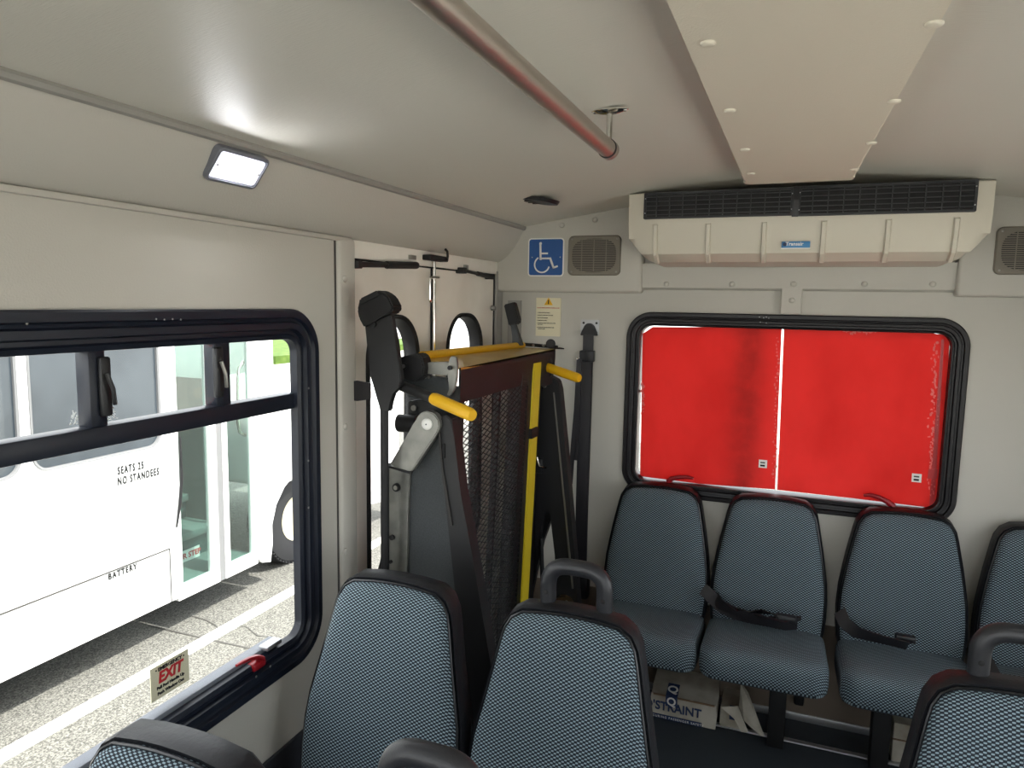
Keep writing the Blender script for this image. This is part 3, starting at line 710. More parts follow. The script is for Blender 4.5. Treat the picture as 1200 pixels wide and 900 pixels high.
# ================================================================== SEATS
FLARE = 0; RSL = .13
def outline(exp=0, zb=.43):
    half = [(.183, .40), (.190, .43), (.194, .48), (.194, .54), (.190, .60), (.181, .66), (.171, .72), (.161, .77), (.153, .81), (.146, .838), (.132, .862), (.110, .876), (.06, .882), (.02, .884)]
    half = [(x+FLARE*max(0, min(1, (.70-z)/.13)), z) for x, z in half]
    out = []
    for i, (x, z) in enumerate(half):
        # expand outwards
        a = half[max(i-1, 0)]; b = half[min(i+1, len(half)-1)]; dx, dz = b[0]-a[0], b[1]-a[1]; L = math.hypot(dx, dz)
        out.append((x+dz/L*exp, z-dx/L*exp))
    full = out+[(-x, z) for x, z in reversed(out)]
    return full
def rec(z): return .060+(z-.884)*RSL          # recline: further back at the top
def seat_back_bm(exp, prof, zc=.62):
    full = outline(exp); R = []
    for s, y in prof: R.append([Vector((x*s, y+rec(zc+(z-zc)*s), zc+(z-zc)*s)) for x, z in full])
    return R
def make_seat(handle, leg=True):
    t = thing('bus_seat', 'x', 'seat')
    # padded fabric front of the backrest
    prof = [(1, .006), (1, -.004), (.985, -.014), (.95, -.022), (.88, -.027), (.7, -.030), (.4, -.031), (.08, -.031)]
    bm = NB(); loops(bm, seat_back_bm(0, prof)); bk = obj('backrest', bm, 'fabric', t, angle=80)
    full = outline(.002); obj('piping', tb([Vector((x, -.004+rec(z), z)) for x, z in full], .0032, seg=6), 'pipe', bk)
    # moulded vinyl surround and back
    prof = [(.80, .068), (.96, .064), (1.0, .050), (1.0, .012), (.99, .000), (.95, .006)]
    bm = NB(); loops(bm, seat_back_bm(.0115, prof)); obj('back_shell', bm, 'seatvinyl', t, angle=60)
    # cushion: bulged block with thick fabric front
    bm = NB(); R = []
    W_, D0, D1 = .204, -.355, .02
    def cr(s, z, sink=0):
        pts = rrect(-W_*s, W_*s, D0*s if D0*s < 0 else D0, D1, min(.055, W_*s*.9), 6)
        return [Vector((x, y, z-(y-D0)*.12+(sink*(abs(x)/W_)**3))) for x, y in pts]
    for s, z in ((.90, .348), (.96, .354), (.99, .368), (1, .39), (1, .422), (.992, .443), (.965, .459), (.90, .469), (.7, .474), (.4, .475), (.1, .475)):
        R.append([Vector((v.x, v.y+(1-s)*-.0, v.z)) for v in cr(s, z)])
    loops(bm, R); cu = obj('cushion', bm, 'fabric', t, angle=80)
    obj('seat_pan', bx(-.13, .13, -.22, .03, .31, .36, bev=.012), 'black', t)
    lg = obj('pedestal', bx(-.029, .029, -.085, -.02, .0, .32, bev=.005), 'blackpaint', t)
    obj('back_bracket', bx(-.13, .13, .03, .075, .33, .47, bev=.008), 'black', t)
    if handle:
        zt = .895; y0 = .045+rec(.89)
        pts = arcpts([(-.066, y0, zt-.03), (-.066, y0-.002, zt+.085), (.066, y0-.002, zt+.085), (.066, y0, zt-.03)], .05, 10)
        h = obj('grab_handle', tb(pts, .0185, seg=20), 'handle', t)
        for s in (-1, 1): obj('screw', dome(NB(), (s*.066, y0-.0178, zt+.024), (0, -1, 0), .0058, .003, 12), 'ink', h)
    return t
s_plain = make_seat(False)
FLARE = .009; RSL = .21
s_hand = make_seat(True); s_row = make_seat(False)
bpy.context.view_layer.update(); collect()
used = set()
def place(src, x, y, lb, z=0, grp=None, rot=0):
    if src.name in used: o = copy_tree(src)
    else: o = src; used.add(src.name)
    o.location = (x, y, z); o.rotation_euler = (0, 0, rot); o['label'] = lb
    o['group'] = grp or 'blue patterned bus seats'
    return o
# back row along the rear wall (fold-up seats)
BR1 = place(s_plain, -.435, 2.70, 'back row bus seat at the left end, beside the shoulder belt')
BR2 = place(s_plain, -.018, 2.70, 'back row bus seat with a twisted black belt bunched on its cushion')
BR3 = place(s_plain, .423, 2.70, 'back row bus seat right of the pair, below the right half of the red window')
place(s_plain, .850, 2.70, 'back row bus seat cut off by the right edge of the photo')
place(s_row, -.846, 1.368, 'patterned bus seat without a handle in front of the wheelchair lift', z=.04)
place(s_hand, -.413, 1.385, 'patterned aisle seat with black grab handle, centre foreground', z=.03)
place(s_row, -.854, .705, 'nearest seat at the bottom left, only its rounded top showing under the left window', z=.015)
place(s_hand, -.422, .705, 'nearest aisle seat, only its black grab handle showing at the bottom edge')
place(s_hand, .437, 1.405, 'aisle seat with grab handle at the lower right corner', z=.027)

collect()
for o_, dx_ in ((BR1, -.07), (BR2, .058), (BR3, -.045)):
    for c_ in KIDS[o_.name]:
        if c_.name.startswith('pedestal'): c_.location.x += dx_
# ---- lap belts lying on the back row
def ribbon(pts, w, wdir, m, parent, nm, th=.003):
    R = []
    pts = [Vector(p) for p in pts]
    for i, p in enumerate(pts):
        wd = Vector(wdir[i] if isinstance(wdir, list) else wdir).normalized()*w/2
        t = (pts[min(i+1, len(pts)-1)]-pts[max(i-1, 0)]).normalized(); n = t.cross(wd).normalized()*th/2
        R.append([p-wd-n, p+wd-n, p+wd+n, p-wd+n])
    return obj(nm, loops(NB(), R), m, parent, angle=50)
zc_ = lambda y: .477-(y-2.345)*.12
lb1 = thing('lap_belt', 'twisted glossy black lap belt bunched across the second back row seat', 'seat belt', (-.15, 2.6, .48))
px1 = [(824, 690), (834, 700), (846, 711), (862, 719), (880, 724), (900, 729), (920, 733), (934, 730)]
pts = [P(x, y, 1, Y) for (x, y), Y in zip(px1, (2.665, 2.64, 2.62, 2.60, 2.58, 2.56, 2.55, 2.57))]
pts = [Vector((p.x, p.y, max(p.z, zc_(p.y)+.022))) for p in pts]
ribbon(pts, .046, [(.5, .2, .9), (.6, .1, .9), (.4, .1, 1), (.2, 0, 1), (.1, -.3, .9), (0, -.5, .8), (0, -.5, .8), (0, -.1, 1)], 'web', lb1, 'webbing', .008)
pts2 = [p+Vector((.012*math.sin(i*2), .018*math.cos(i), .012)) for i, p in enumerate(pts)]
ribbon(pts2[1:], .038, [(.6, -.5, .5), (.4, .1, 1), (.2, -.6, .6), (.1, .2, 1), (0, -.7, .4), (0, -.2, .9), (0, -.6, .5)], 'web', lb1, 'webbing', .005)
c = pts[-2]+Vector((.0, .01, .022)); obj('buckle', bx(c.x-.03, c.x+.035, c.y-.016, c.y+.016, c.z-.013, c.z+.013, bev=.006), 'black', lb1)
MT['gloss'] = mat('glossy_black', (20, 20, 24), .12)
ribbon([P(x, y, 1, 2.555)+Vector((0, 0, .008)) for x, y in ((864, 716), (878, 719), (892, 719), (906, 722), (918, 726))], .02, [(0, -.7, .7), (0, -1, .2), (0, -.4, 1), (0, -1, .3), (0, -.7, .6)], 'gloss', lb1, 'plastic_sleeve', .004)
lb2 = thing('lap_belt', 'black lap belt laid flat with folded end on the third back row seat', 'seat belt', (.28, 2.6, .48))
px2 = [(984, 716), (990, 730), (1003, 741), (1020, 746), (1040, 751), (1064, 757)]
pts = [P(x, y, 1, Y) for (x, y), Y in zip(px2, (2.665, 2.63, 2.59, 2.56, 2.54, 2.52))]; pts = [Vector((p.x, p.y, max(p.z, zc_(p.y)+.016))) for p in pts]
ribbon(pts, .044, [(.8, .2, .6), (.7, 0, .8), (.3, -.2, 1), (.1, -.4, .8), (.1, -.5, .7), (.1, -.5, .7)], 'web', lb2, 'webbing', .004)
c = pts[-1]+Vector((.0, .028, .010)); obj('buckle', bx(c.x-.035, c.x+.025, c.y-.015, c.y+.015, c.z-.008, c.z+.014, bev=.005), 'black', lb2)
lb3 = thing('lap_belt', 'black belt strap rising by the fourth back row seat behind the grab handle', 'seat belt', (.7, 2.5, .48))
pts = [P(1149, 757, 1, 2.62), P(1158, 775, 1, 2.56), P(1168, 795, 1, 2.50)]; ribbon(pts, .035, (1, 0, 0), 'web', lb3, 'webbing', .003)
obj('tongue', bx(pts[0].x-.006, pts[0].x+.014, pts[0].y-.004, pts[0].y+.004, pts[0].z-.028, pts[0].z+.012, bev=.002), 'alum', lb3)

# ---- cartons under the back row
cb = thing('carton', 'battered white Q\u2019STRAINT carton with navy print under the left back row seats', 'box', (-.33, 2.6, 0))
bl = P(757, 838, 2, 0.0); br = P(838, 856, 2, 0.0)
fy = (bl.y+br.y)/2; X0, X1 = -.42, br.x
hz_ = P(842, 828, 1, fy).z; 
bm = NB(); dep = .185
def cpt(x, y, z): return Vector((x+random.uniform(-.004, .004), y+random.uniform(-.003, .003), z+random.uniform(-.003, .003)))
nx = 8; rows = [(fy, .0), (fy-.002, hz_*.5), (fy, hz_), (fy+.06, hz_+.012), (fy+.13, hz_+.026), (fy+dep, hz_+.02), (fy+dep, 0)]
R = [[cpt(X0+(X1-X0)*k/nx, y, max(z, .002)) for y, z in rows] for k in range(nx+1)]
for r in R:
    r[0].z = .003; r[-1].z = .003
loops(bm, R); obj('body', bm, 'card', cb, angle=35)
obj('lid_edge', bx(X0+.01, X1-.006, fy-.005, fy+.0, hz_-.004, hz_+.002, bev=.001), 'brown', cb)
obj('navy_band', bx(X0+.01, X1-.05, fy-.006, fy-.003, .004, .020), 'navy', cb, smooth=False)
text("Q'STRAINT", .048, 'navy', cb, ((P(757, 822, 1, fy).x+P(822, 838, 1, fy).x)/2-.004, fy-.007, .055), bold=.0012, sx=.92)
lx = P(788, 800, 1, fy).x
n2 = Vector((0, -.012-.018, .16+.0)).normalized()
lg = obj('logo_patch', prism([(lx-.022, fy-.007, hz_-.038), (lx+.022, fy-.007, hz_-.038), (lx+.022, fy-.007, hz_+.003), (lx-.022, fy-.007, hz_+.003)], (0, .003, 0)), 'navy', cb, smooth=False)
obj('logo_patch', prism([(lx-.022, fy-.006, hz_+.004), (lx+.022, fy-.006, hz_+.004), (lx+.022, fy+.062, hz_+.0185), (lx-.022, fy+.062, hz_+.0185)], (0, 0, .002)), 'navy', cb, smooth=False)
text('Q', .044, 'white', cb, (lx, fy-.008, hz_-.018), bold=.001)
text('Q', .052, 'white', cb, (lx, fy+.027, hz_+.0145), up=(0, .97, .2), bold=.001)
text('SECURING PASSENGER SAFETY', .012, 'white', cb, (lx+.02, fy-.0075, .012), spacing=1.3)
# torn right end with flaps
cb2 = thing('carton', 'open white carton with torn flaps sticking out, right of the printed carton', 'box', (-.1, 2.66, 0))
xa = X1+.012
bm = NB(); box(bm, xa, xa+.075, fy+.035, fy+.22, .002, hz_*.75, .004); obj('body', bm, 'card', cb2)
obj('navy_tape', bx(xa+.035, xa+.058, fy+.030, fy+.037, .04, hz_*.95), 'navy', cb2, smooth=False)
def flap(px, Ys):
    pts = [P(x, y, 1, Y) for (x, y), Y in zip(px, Ys)]
    for p in pts: p.z = max(p.z, .004)
    obj('flap', prism(pts, (.002, .003, .001)), 'card', cb2, smooth=False)
flap([(845, 829), (864, 828), (869, 844), (876, 858), (869, 858), (860, 842)], [fy-.01, fy+.03, fy+.03, fy-.02, fy-.03, fy])
flap([(868, 800), (876, 812), (886, 838), (895, 863), (890, 862), (872, 845), (866, 828)], [fy+.06, fy+.06, fy+.02, fy-.03, fy-.03, fy+.02, fy+.05])
q = P(1044, 893, 2, 0); 
cb3 = thing('carton', 'small white carton edge beside the seat pedestal at the lower right', 'box', (q.x, q.y, 0))
bm = NB(); box(bm, q.x, q.x+.24, q.y, q.y+.2, .002, .15, .004); obj('body', bm, 'card', cb3)
bm = NB(); box(bm, q.x-.003, q.x+.245, q.y-.004, q.y+.0, .088, .092); obj('fold_line', bm, 'brown', cb3)
# small black fitting under the seats
q = P(937, 815, 1, 2.79)
dl = thing('floor_bracket', 'small black bracket on the rear wall under the back row seats', 'bracket', (q.x, 2.82, q.z))
obj('block', bx(q.x-.018, q.x+.018, 2.80, 2.849, q.z-.05, q.z+.05, bev=.008), 'black', dl)

# ================================================================== WHEELCHAIR LIFT
LF = thing('wheelchair_lift', 'folded black wheelchair lift with mesh platform and yellow handles in the left doorway', 'wheelchair lift', (-.95, 2.2, 0))
def L(nm, bm, m, par=LF, **k): return obj(nm, bm, m, par, **k)
L('base_plate', bx(-1.13, -.66, 1.74, 2.72, 0, .04, bev=.006), 'blackpaint')
YN = 1.75
# near tower: bent grey post
post = L('support_post', pixprism([(443, 668), (454, 640), (453, 548), (464, 545), (480, 552), (478, 600), (476, 690), (476, 900), (443, 900)], YN, .06, .003), 'gsteel')
L('post_edge', pixprism([(441, 672), (448, 650), (449, 545), (455, 548), (456, 900), (441, 900)], YN-.004, .07, .002), 'blackpaint')
for px, py, r in ((465, 571, .012), (460, 629.5, .008), (458.5, 658, .005)):
    q = P(px, py, 1, YN-.002); b_ = L('bolt', cyl(NB(), q, (0, -1, 0), r, .006, 16), 'blackpaint', post); 
    if r > .01: obj('bolt_head', cyl(NB(), q+Vector((0, -.006, 0)), (0, -1, 0), r*.55, .003, 12), 'screw', b_)
# upper swing arm
def capsule(a, b, ra, rb, Y, th, n=10):
    a = P(a[0], a[1], 1, Y); b = P(b[0], b[1], 1, Y); d = (b-a); ang = math.atan2(d.z, d.x); pts = []
    for k in range(n+1): t = ang+math.pi/2+math.pi*k/n; pts.append(a+Vector((math.cos(t)*ra, 0, math.sin(t)*ra)))
    for k in range(n+1): t = ang-math.pi/2+math.pi*k/n; pts.append(b+Vector((math.cos(t)*rb, 0, math.sin(t)*rb)))
    bm = prism(pts, (0, th, 0)); bmesh.ops.bevel(bm, geom=list(bm.edges), offset=.002, segments=2, affect='EDGES'); return bm
q_a = (500.5, 497)
arm = L('swing_arm', pixprism([(456, 545), (485, 498), (488, 489), (494, 483), (502, 482), (509, 485), (514, 492), (515, 500), (512, 508), (482, 553), (479, 551)], YN-.03, .028, .003), 'gsteel')
q = P(500.5, 497, 1, YN-.03); pv = L('pivot_bolt', dome(NB(), q, (0, -1, 0), .0165, .006, 24), 'seal', arm); obj('bolt_head', cyl(NB(), q+Vector((0, -.006, 0)), (0, -1, 0), .002, .001, 10), 'ink', pv)
# weld/hinge line at the knee
a, b = P(456, 547, 1, YN-.033), P(480, 554, 1, YN-.033); L('knee_hinge', tb([a, b], .0035, seg=8), 'blackpaint')
# round black stop
q = P(480, 500, 1, YN+.01); L('rubber_stop', tb([P(470, 499, 1, YN+.02)+Vector((-.006, 0, .008)), P(490, 497, 1, YN+.02)], .026, seg=24), 'rubber')
# charcoal side panel
L('side_panel', pixprism([(511, 509), (482, 556), (477, 700), (474, 905), (560, 905), (533, 690), (517, 510)], YN+.012, .03), 'dkgrey')
# diagonal black arm towards the camera side
L('diagonal_arm', pixprism([(513, 492), (522, 486), (529, 492), (533, 520), (540, 580), (555, 660), (576, 785), (592, 905), (562, 905), (548, 790), (533, 690), (521, 580), (514, 515)], YN-.012, .05, .003), 'blackpaint')
L('arm_edge', pixprism([(513.5, 506), (515.5, 506), (519, 548), (530, 616), (528, 616), (518, 560)], YN-.018, .008), 'spkdark')  # lighter strip stands in for the highlight on the black arm
q = P(520, 528, 1, YN-.013); L('slot', bx(q.x-.006, q.x+.005, YN-.016, YN-.011, q.z-.022, q.z+.02, bev=.004), 'ink')
L('side_bracket', pixprism([(478, 470), (500, 468), (520, 478), (530, 486), (536, 498), (530, 520), (520, 490), (500, 480), (486, 490), (478, 492)], YN+.03, .04, .003), 'blackpaint')
q = P(485.5, 478, 1, YN+.025); L('bolt', cyl(NB(), q, (0, -1, 0), .008, .006, 14), 'screw')
# padded board at the top of the near handrail, with strap
YP = 1.665
pad = L('handrail_pad', pixprism([(427, 380), (458, 369), (463, 400), (470, 446), (468, 455), (459, 461), (456, 470), (456, 482), (445, 482), (442, 468), (433, 440)], YP, .022, .003), 'blackpaint')
bnd = pixprism([(418, 363), (421, 350), (441, 340), (447, 342), (455, 348), (461, 360), (459, 366), (432, 379), (426, 384), (420, 373)], YP-.012, .05, .004)
L('hook_and_loop_band', bnd, 'rubber', pad)
L('band_fold', pixprism([(420, 352), (440, 341), (448, 345), (436, 350), (423, 357)], YP-.016, .012, .002), 'rubber', pad)
q = P(438, 380, 1, YP-.001); L('bolt', cyl(NB(), q, (0, -1, 0), .009, .005, 16), 'black', pad)
a, b = P(450.5, 478, 1, YP+.012), P(451, 690, 1, YP+.03)
L('handrail_post', tb([a, b, (b.x, b.y, .05)], .0115, seg=16), 'blackpaint')
# black strap back to the wall trim
a = P(402, 458, 0, -1.135)
L('tie_strap', prism([P(x, y, 1, 1.70) for x, y in ((401, 449), (418, 446), (434, 449), (434, 468), (419, 470), (402, 468))], (0, .004, 0)), 'navy' if False else 'web', LF)
q = P(401, 444, 1, 1.69); L('strap_hook', tb([q+Vector((-.004, 0, .006)), q+Vector((.002, 0, 0)), q+Vector((.004, 0, -.008))], .0025, seg=8), 'chrome')
# near hand rail: black tube into yellow grip
a, b = P(470, 452, 1, 1.70), P(508, 467, 1, 1.66); c = P(554, 487, 1, 1.60)
hr = L('handrail_arm', tb([a, b], .0145, seg=18), 'blackpaint')
L('yellow_grip', tb([b+(a-b)*.02, b+(c-b)*.05, b+(c-b)*.94, c], [.0145, .017, .017, .014], seg=20), 'yellow', hr)
# bracket plates around the pivot
L('pivot_bracket', pixprism([(467, 419), (488, 414), (494, 418), (497, 430), (496, 440), (486, 448), (478, 446), (470, 441)], 1.735, .05, .003), 'blackpaint')
q = P(474, 429, 1, 1.734); b_ = L('bolt', cyl(NB(), q, (0, -1, 0), .010, .005, 18), 'blackpaint'); obj('bolt_head', cyl(NB(), q+Vector((0, -.005, 0)), (0, -1, 0), .0055, .003, 12), 'screw', b_)
L('link_arm', pixprism([(496, 425), (524, 424), (530, 430), (524, 440), (496, 438)], 1.76, .02, .002), 'gsteel')
L('curved_plate', pixprism([(526, 420), (530, 417), (534, 419), (535.5, 426), (535, 444), (532, 457), (527, 464), (523, 463), (527, 456), (524, 440), (526, 430)], 1.72, .012, .002), 'gsteel')
q = P(528, 431, 1, 1.715); L('lock_pin', cyl(NB(), q, (0, -1, 0), .006, .008, 10), 'rubber')
L('lower_bracket', pixprism([(470, 441), (497, 440), (524, 444), (530, 455), (526, 466), (512, 464), (508, 470), (478, 466)], 1.78, .03, .003), 'dkgrey')
for px, py in ((499, 442), (503, 442)): L('bolt', cyl(NB(), P(px, py, 1, 1.78), (0, -1, 0), .004, .004, 10), 'screw')
# folded platform: leaning sheet frame with expanded metal mesh
def plx(z): return -.850-.035*(1.39-z)
def PL(y, z, d=0): return Vector((plx(z)+d, y, z))
def plbox(y0, y1, z0, z1, d0, d1): 
    return prism([PL(y0, z0, d0), PL(y1, z0, d0), PL(y1, z1, d0), PL(y0, z1, d0)], (d1-d0, 0, 0))
pf = L('platform_frame', plbox(2.30, 2.345, .08, 1.40, -.05, .0), 'blackpaint')
L('frame_bar', plbox(1.80, 1.83, .08, 1.36, -.05, 0), 'blackpaint', pf); L('frame_bar', plbox(2.345, 2.66, .08, 1.34, -.06, -.035), 'blackpaint', pf)
L('frame_bar', plbox(1.80, 2.5, .08, .13, -.05, 0), 'blackpaint', pf)
for yy in (2.05, 2.215): L('frame_bar', plbox(yy, yy+.016, .10, 1.3, -.07, -.05), 'blackpaint', pf)
# top bin: front black plate, yellow floor plate, yellow tube at the back
ftz = 1.42
A0, A1 = P(540, 431, 0, -.842), P(651, 409, 0, -.842)
front = NB(); loops(front, [[A0, A1, A1+Vector((0, 0, -.035)), Vector((-.845, 2.62, 1.29)), Vector((-.85, 2.55, 1.285)), PL(2.30, 1.315), PL(1.80, 1.315), A0+Vector((0, 0, -.02))], [p+Vector((-.006, 0, 0)) for p in (A0, A1, A1+Vector((0, 0, -.035)), Vector((-.845, 2.62, 1.29)), Vector((-.85, 2.55, 1.285)), PL(2.30, 1.315), PL(1.80, 1.315), A0+Vector((0, 0, -.02)))]])
rs = L('roll_stop', front, 'blackpaint', smooth=False)
L('rivet_line', plbox(2.29, 2.293, 1.315, 1.40, .0, .004), 'dkgrey', rs)
B0, B1 = P(498, 420, 0, -1.0), P(612, 407, 0, -1.0)
yp = NB(); loops(yp, [[A0, A1, B1, B0], [p-Vector((0, 0, .006)) for p in (A0, A1, B1, B0)]]); L('yellow_plate', yp, 'yplate', smooth=False)
L('yellow_rail', tb([B0+Vector((0, -.02, .008)), B1+Vector((0, 0, .008))], .014, seg=14), 'yellow')
L('rail_edge', prism([A1, A1+Vector((.02, .05, -.003)), A1+Vector((.0, .06, .0)), A1+Vector((-.02, .0, .0))], (0, 0, .004)), 'blackpaint')
q = B1.lerp(A1, .15)
L('end_plate', tb([B1+Vector((0, .01, .012)), A1+Vector((0, .02, .006))], .007, seg=8), 'blackpaint')
q = A1+Vector((-.03, .03, .018)); L('end_roller', cyl(NB(), q, (.3, -1, 0), .019, .02, 18), 'rubber')
for t_ in (.35, .65): L('bolt', cyl(NB(), B1.lerp(A1, t_)+Vector((0, .0, .010)), (0, -1, .3), .005, .006, 10), 'screw')
# yellow vertical strip
s0, s1 = P(625, 422, 0, plx(1.39)+.005), P(633, 422, 0, plx(1.39)+.005)
st_ = L('yellow_strip', prism([Vector((plx(1.385)+.004, s0.y, 1.385)), Vector((plx(1.385)+.004, s1.y, 1.385)), Vector((plx(.45)+.004, s1.y, .45)), Vector((plx(.45)+.004, s0.y, .45))], (.006, 0, 0)), 'ystrip', smooth=False)
q = P(625, 507, 0, -.848); L('strap_band', bx(-.87, -.842, q.y-.03, q.y+.03, q.z-.018, q.z+.018), 'rubber', st_, smooth=False)
L('black_edge', plbox(s0.y-.035, s1.y+.012, .08, 1.395, -.006, .003), 'blackpaint')
L('yellow_corner', prism([P(x, y, 0, -.872) for x, y in ((569, 792), (576, 778), (577, 800), (572, 812))], (.01, 0, 0)), 'yellow')
# mesh
bm = NB(); pc, qh = .050, .0190; y0m, y1m, z0m, z1m = 1.83, s0.y-.03, .13, 1.315
def seg2(y0, z0, dy, dz):
    # clip the line to the rectangle
    t0, t1 = 0, 10
    for p_, d_, lo, hi in ((y0, dy, y0m, y1m), (z0, dz, z0m, z1m)):
        a_, b_ = (lo-p_)/d_, (hi-p_)/d_
        if a_ > b_: a_, b_ = b_, a_
        t0, t1 = max(t0, a_), min(t1, b_)
    return (y0+dy*t0, z0+dz*t0, y0+dy*t1, z0+dz*t1) if t1 > t0 else None
h_ = qh/pc
for sgn in (1, -1):
    k = -60
    while k < 160:
        z_ = z0m+k*qh*1.0
        r_ = seg2(y0m-.0001, z_ if sgn > 0 else z_, 1, sgn*h_)
        k += 1
        if not r_: continue
        a_ = PL(r_[0], r_[1]); b_ = PL(r_[2], r_[3])
        if (b_-a_).length < .01: continue
        d_ = (b_-a_).normalized(); s_ = Vector((1, 0, 0)).cross(d_).normalized()*.0012; o_ = Vector((.001, 0, 0))
        loops(bm, [[a_-s_-o_, a_+s_-o_, a_+s_+o_, a_-s_+o_], [b_-s_-o_, b_+s_-o_, b_+s_+o_, b_-s_+o_]])
L('mesh_panel', bm, 'blackpaint', smooth=False)
# far tower
YF = 2.62
L('far_arm', pixprism([(628, 455), (634, 444), (644, 441), (653, 446), (656, 456), (662, 520), (674, 660), (682, 760), (655, 760), (650, 650), (645, 600), (637, 600), (631, 640), (626, 640)], YF, .05, .003), 'blackpaint')
L('far_plate', pixprism([(624, 470), (650, 470), (657, 540), (655, 575), (645, 610), (636, 636), (622, 700), (618, 700)], YF+.03, .03), 'blackpaint')
L('arm_edge', pixprism([(648, 460), (649.5, 460), (672, 690), (670, 690)], YF-.004, .006), 'screw')
L('far_tube', tb([P(634, 630, 1, YF), P(636, 690, 1, YF)], .009), 'blackpaint')
q = P(638, 452, 1, YF-.002); L('bolt', dome(NB(), q, (0, -1, 0), .009, .005, 14), 'screw')
q = P(634, 545, 1, YF); L('latch', bx(q.x-.03, q.x+.012, YF-.02, YF, q.z-.03, q.z+.03, bev=.004), 'black'); L('latch_pin', tb([q+Vector((-.01, -.02, .035)), q+Vector((0, -.022, 0)), q+Vector((.03, -.02, -.004))], .004, seg=8), 'chrome')
q = P(692//1 and 664, 700, 1, YF); rl_ = L('roller', cyl(NB(), P(662, 708, 1, YF), (0, -1, 0), .04, .03, 20), 'amber'); obj('bolt', dome(NB(), P(664, 706, 1, YF-.03), (0, -1, 0), .009, .005, 12), 'screw', rl_)
L('far_foot', pixprism([(655, 668), (670, 668), (674, 720), (650, 720)], YF+.02, .03), 'amber')
# far hand rail and its black head
a, b = P(640, 430, 1, 2.56), P(679, 443.5, 1, 2.50); g = L('yellow_grip', tb([a, a.lerp(b, .95), b], [.0175, .0175, .014], seg=20), 'yellow')
L('rail_knuckle', pixprism([(590, 357), (602, 354), (608, 376), (606, 380), (596, 382)], 2.62, .035, .004), 'rubber')
L('rail_neck', pixprism([(598, 381), (604, 380), (607, 392), (610, 398), (612, 405), (600, 405), (600, 394)], 2.62, .02, .002), 'dkgrey')
L('side_cheek', pixprism([(636, 424), (646, 418), (648, 430), (646, 440), (640, 446), (632, 448), (632, 424)], 2.58, .03, .003), 'blackpaint')

# ================================================================== OUTSIDE
GZ = -.75
bm = NB(); quad(bm, [(-40, -25, GZ), (30, -25, GZ), (30, 45, GZ), (-40, 45, GZ)]); g = struct('ground', bm, 'asphalt', smooth=False)
a, b = P(0, 883, 2, GZ), P(340, 697, 2, GZ); xl = (a.x+b.x)/2
bm = NB(); box(bm, xl-.055, xl+.055, -12, 18, GZ, GZ+.004); tag(obj('painted_line', bm, 'line', smooth=False), 'long white painted line on the asphalt between the two buses', 'road marking')
bm = NB(); box(bm, -40, 30, 12, 45, GZ, GZ+.006); struct('pavement', bm, 'concrete', smooth=False)
bm = NB()
box(bm, -45, -17, 20.5, 34, GZ, GZ+.3); struct('grass_bank', bm, 'grass', smooth=False)
bm = NB(); box(bm, 2.0, 30, -25, 12, GZ, GZ+.008); box(bm, -40, 2.0, -25, -3.6, GZ, GZ+.008); struct('bounce_apron', bm, 'concrete', smooth=False)  # unseen pale ground, added to bounce daylight up to the ceiling
# cracks in the asphalt
def crack(px, w=.008):
    pts = [P(x, y, 2, GZ+.003) for x, y in px]; R = []
    for i, p in enumerate(pts):
        d = (pts[min(i+1, len(pts)-1)]-pts[max(i-1, 0)]).normalized(); s = Vector((-d.y, d.x, 0))*w*(.5 if i in (0, len(pts)-1) else 1)
        R.append([p-s, p+s, p+s-Vector((0, 0, .002)), p-s-Vector((0, 0, .002))])
    return loops(NB(), R)
tag(obj('pavement_crack', crack([(175, 733), (205, 740), (235, 747), (262, 753), (290, 759), (305, 764)]), 'dtrim'), 'long thin crack crossing the white line on the asphalt', 'crack')
tag(obj('pavement_crack', crack([(225, 722), (240, 726), (252, 732), (257, 737)], .006), 'dtrim'), 'short crooked crack in the asphalt below the other bus door', 'crack')
tag(obj('pavement_crack', crack([(283, 733), (290, 735), (298, 742), (303, 745), (314, 746)], .005), 'dtrim'), 'small crooked crack in the sunlit asphalt right of the white line', 'crack')

# neighbouring bus
BX_ = -3.88
NM = lambda a, b, d: Vector((BX_+d, a, b))
nb = thing('parked_bus', 'white passenger bus with glass doors parked alongside, seen through the left window', 'bus', (BX_-1.1, 1.5, GZ))
YE = P(303, 600, 0, BX_).y
ya = [P(x, 600, 0, BX_).y for x in (206, 213, 248, 257, 264, 270, 297, 303)]
WA, WB = P(32, 450, 0, BX_).y, P(186, 440, 0, BX_).y
wins = [(WA-.935*k, WB-.935*k) for k in range(6)]
sk = -.50
doorhole = [(ya[0], sk-.2), (ya[7], sk-.2), (ya[7], 1.95), (ya[0], 1.95)]
outer = [(-3.2, sk), (ya[0], sk), (ya[0], 1.95), (ya[7], 1.95), (ya[7], 2.25), (-3.2, 2.25)]
obj('side_body', holed(NM, outer, [rrect(a, b, .605, 1.55, .10) for a, b in wins], -.06, 0), 'buswhite', nb)
bm = NB(); box(bm, BX_-2.3, BX_-.06, -3.2, ya[7], 2.18, 2.28, .02); obj('roof', bm, 'buswhite', nb)
bm = NB(); box(bm, BX_-2.3, BX_-2.25, -3.2, 7.05, sk, 2.2); obj('far_side', bm, 'busint', nb)
bm = NB(); box(bm, BX_-2.3, BX_-.06, -3.2, -3.14, sk, 2.2); obj('rear_end', bm, 'buswhite', nb)
bm = NB(); box(bm, BX_-2.3, BX_-.06, -3.2, ya[0]-.02, -.30, -.02); obj('bus_floor', bm, 'busdark', nb)
bm = NB(); box(bm, BX_-2.3, BX_-1.1, ya[0]-.02, ya[7], -.30, -.02); obj('bus_floor', bm, 'busdark', nb)
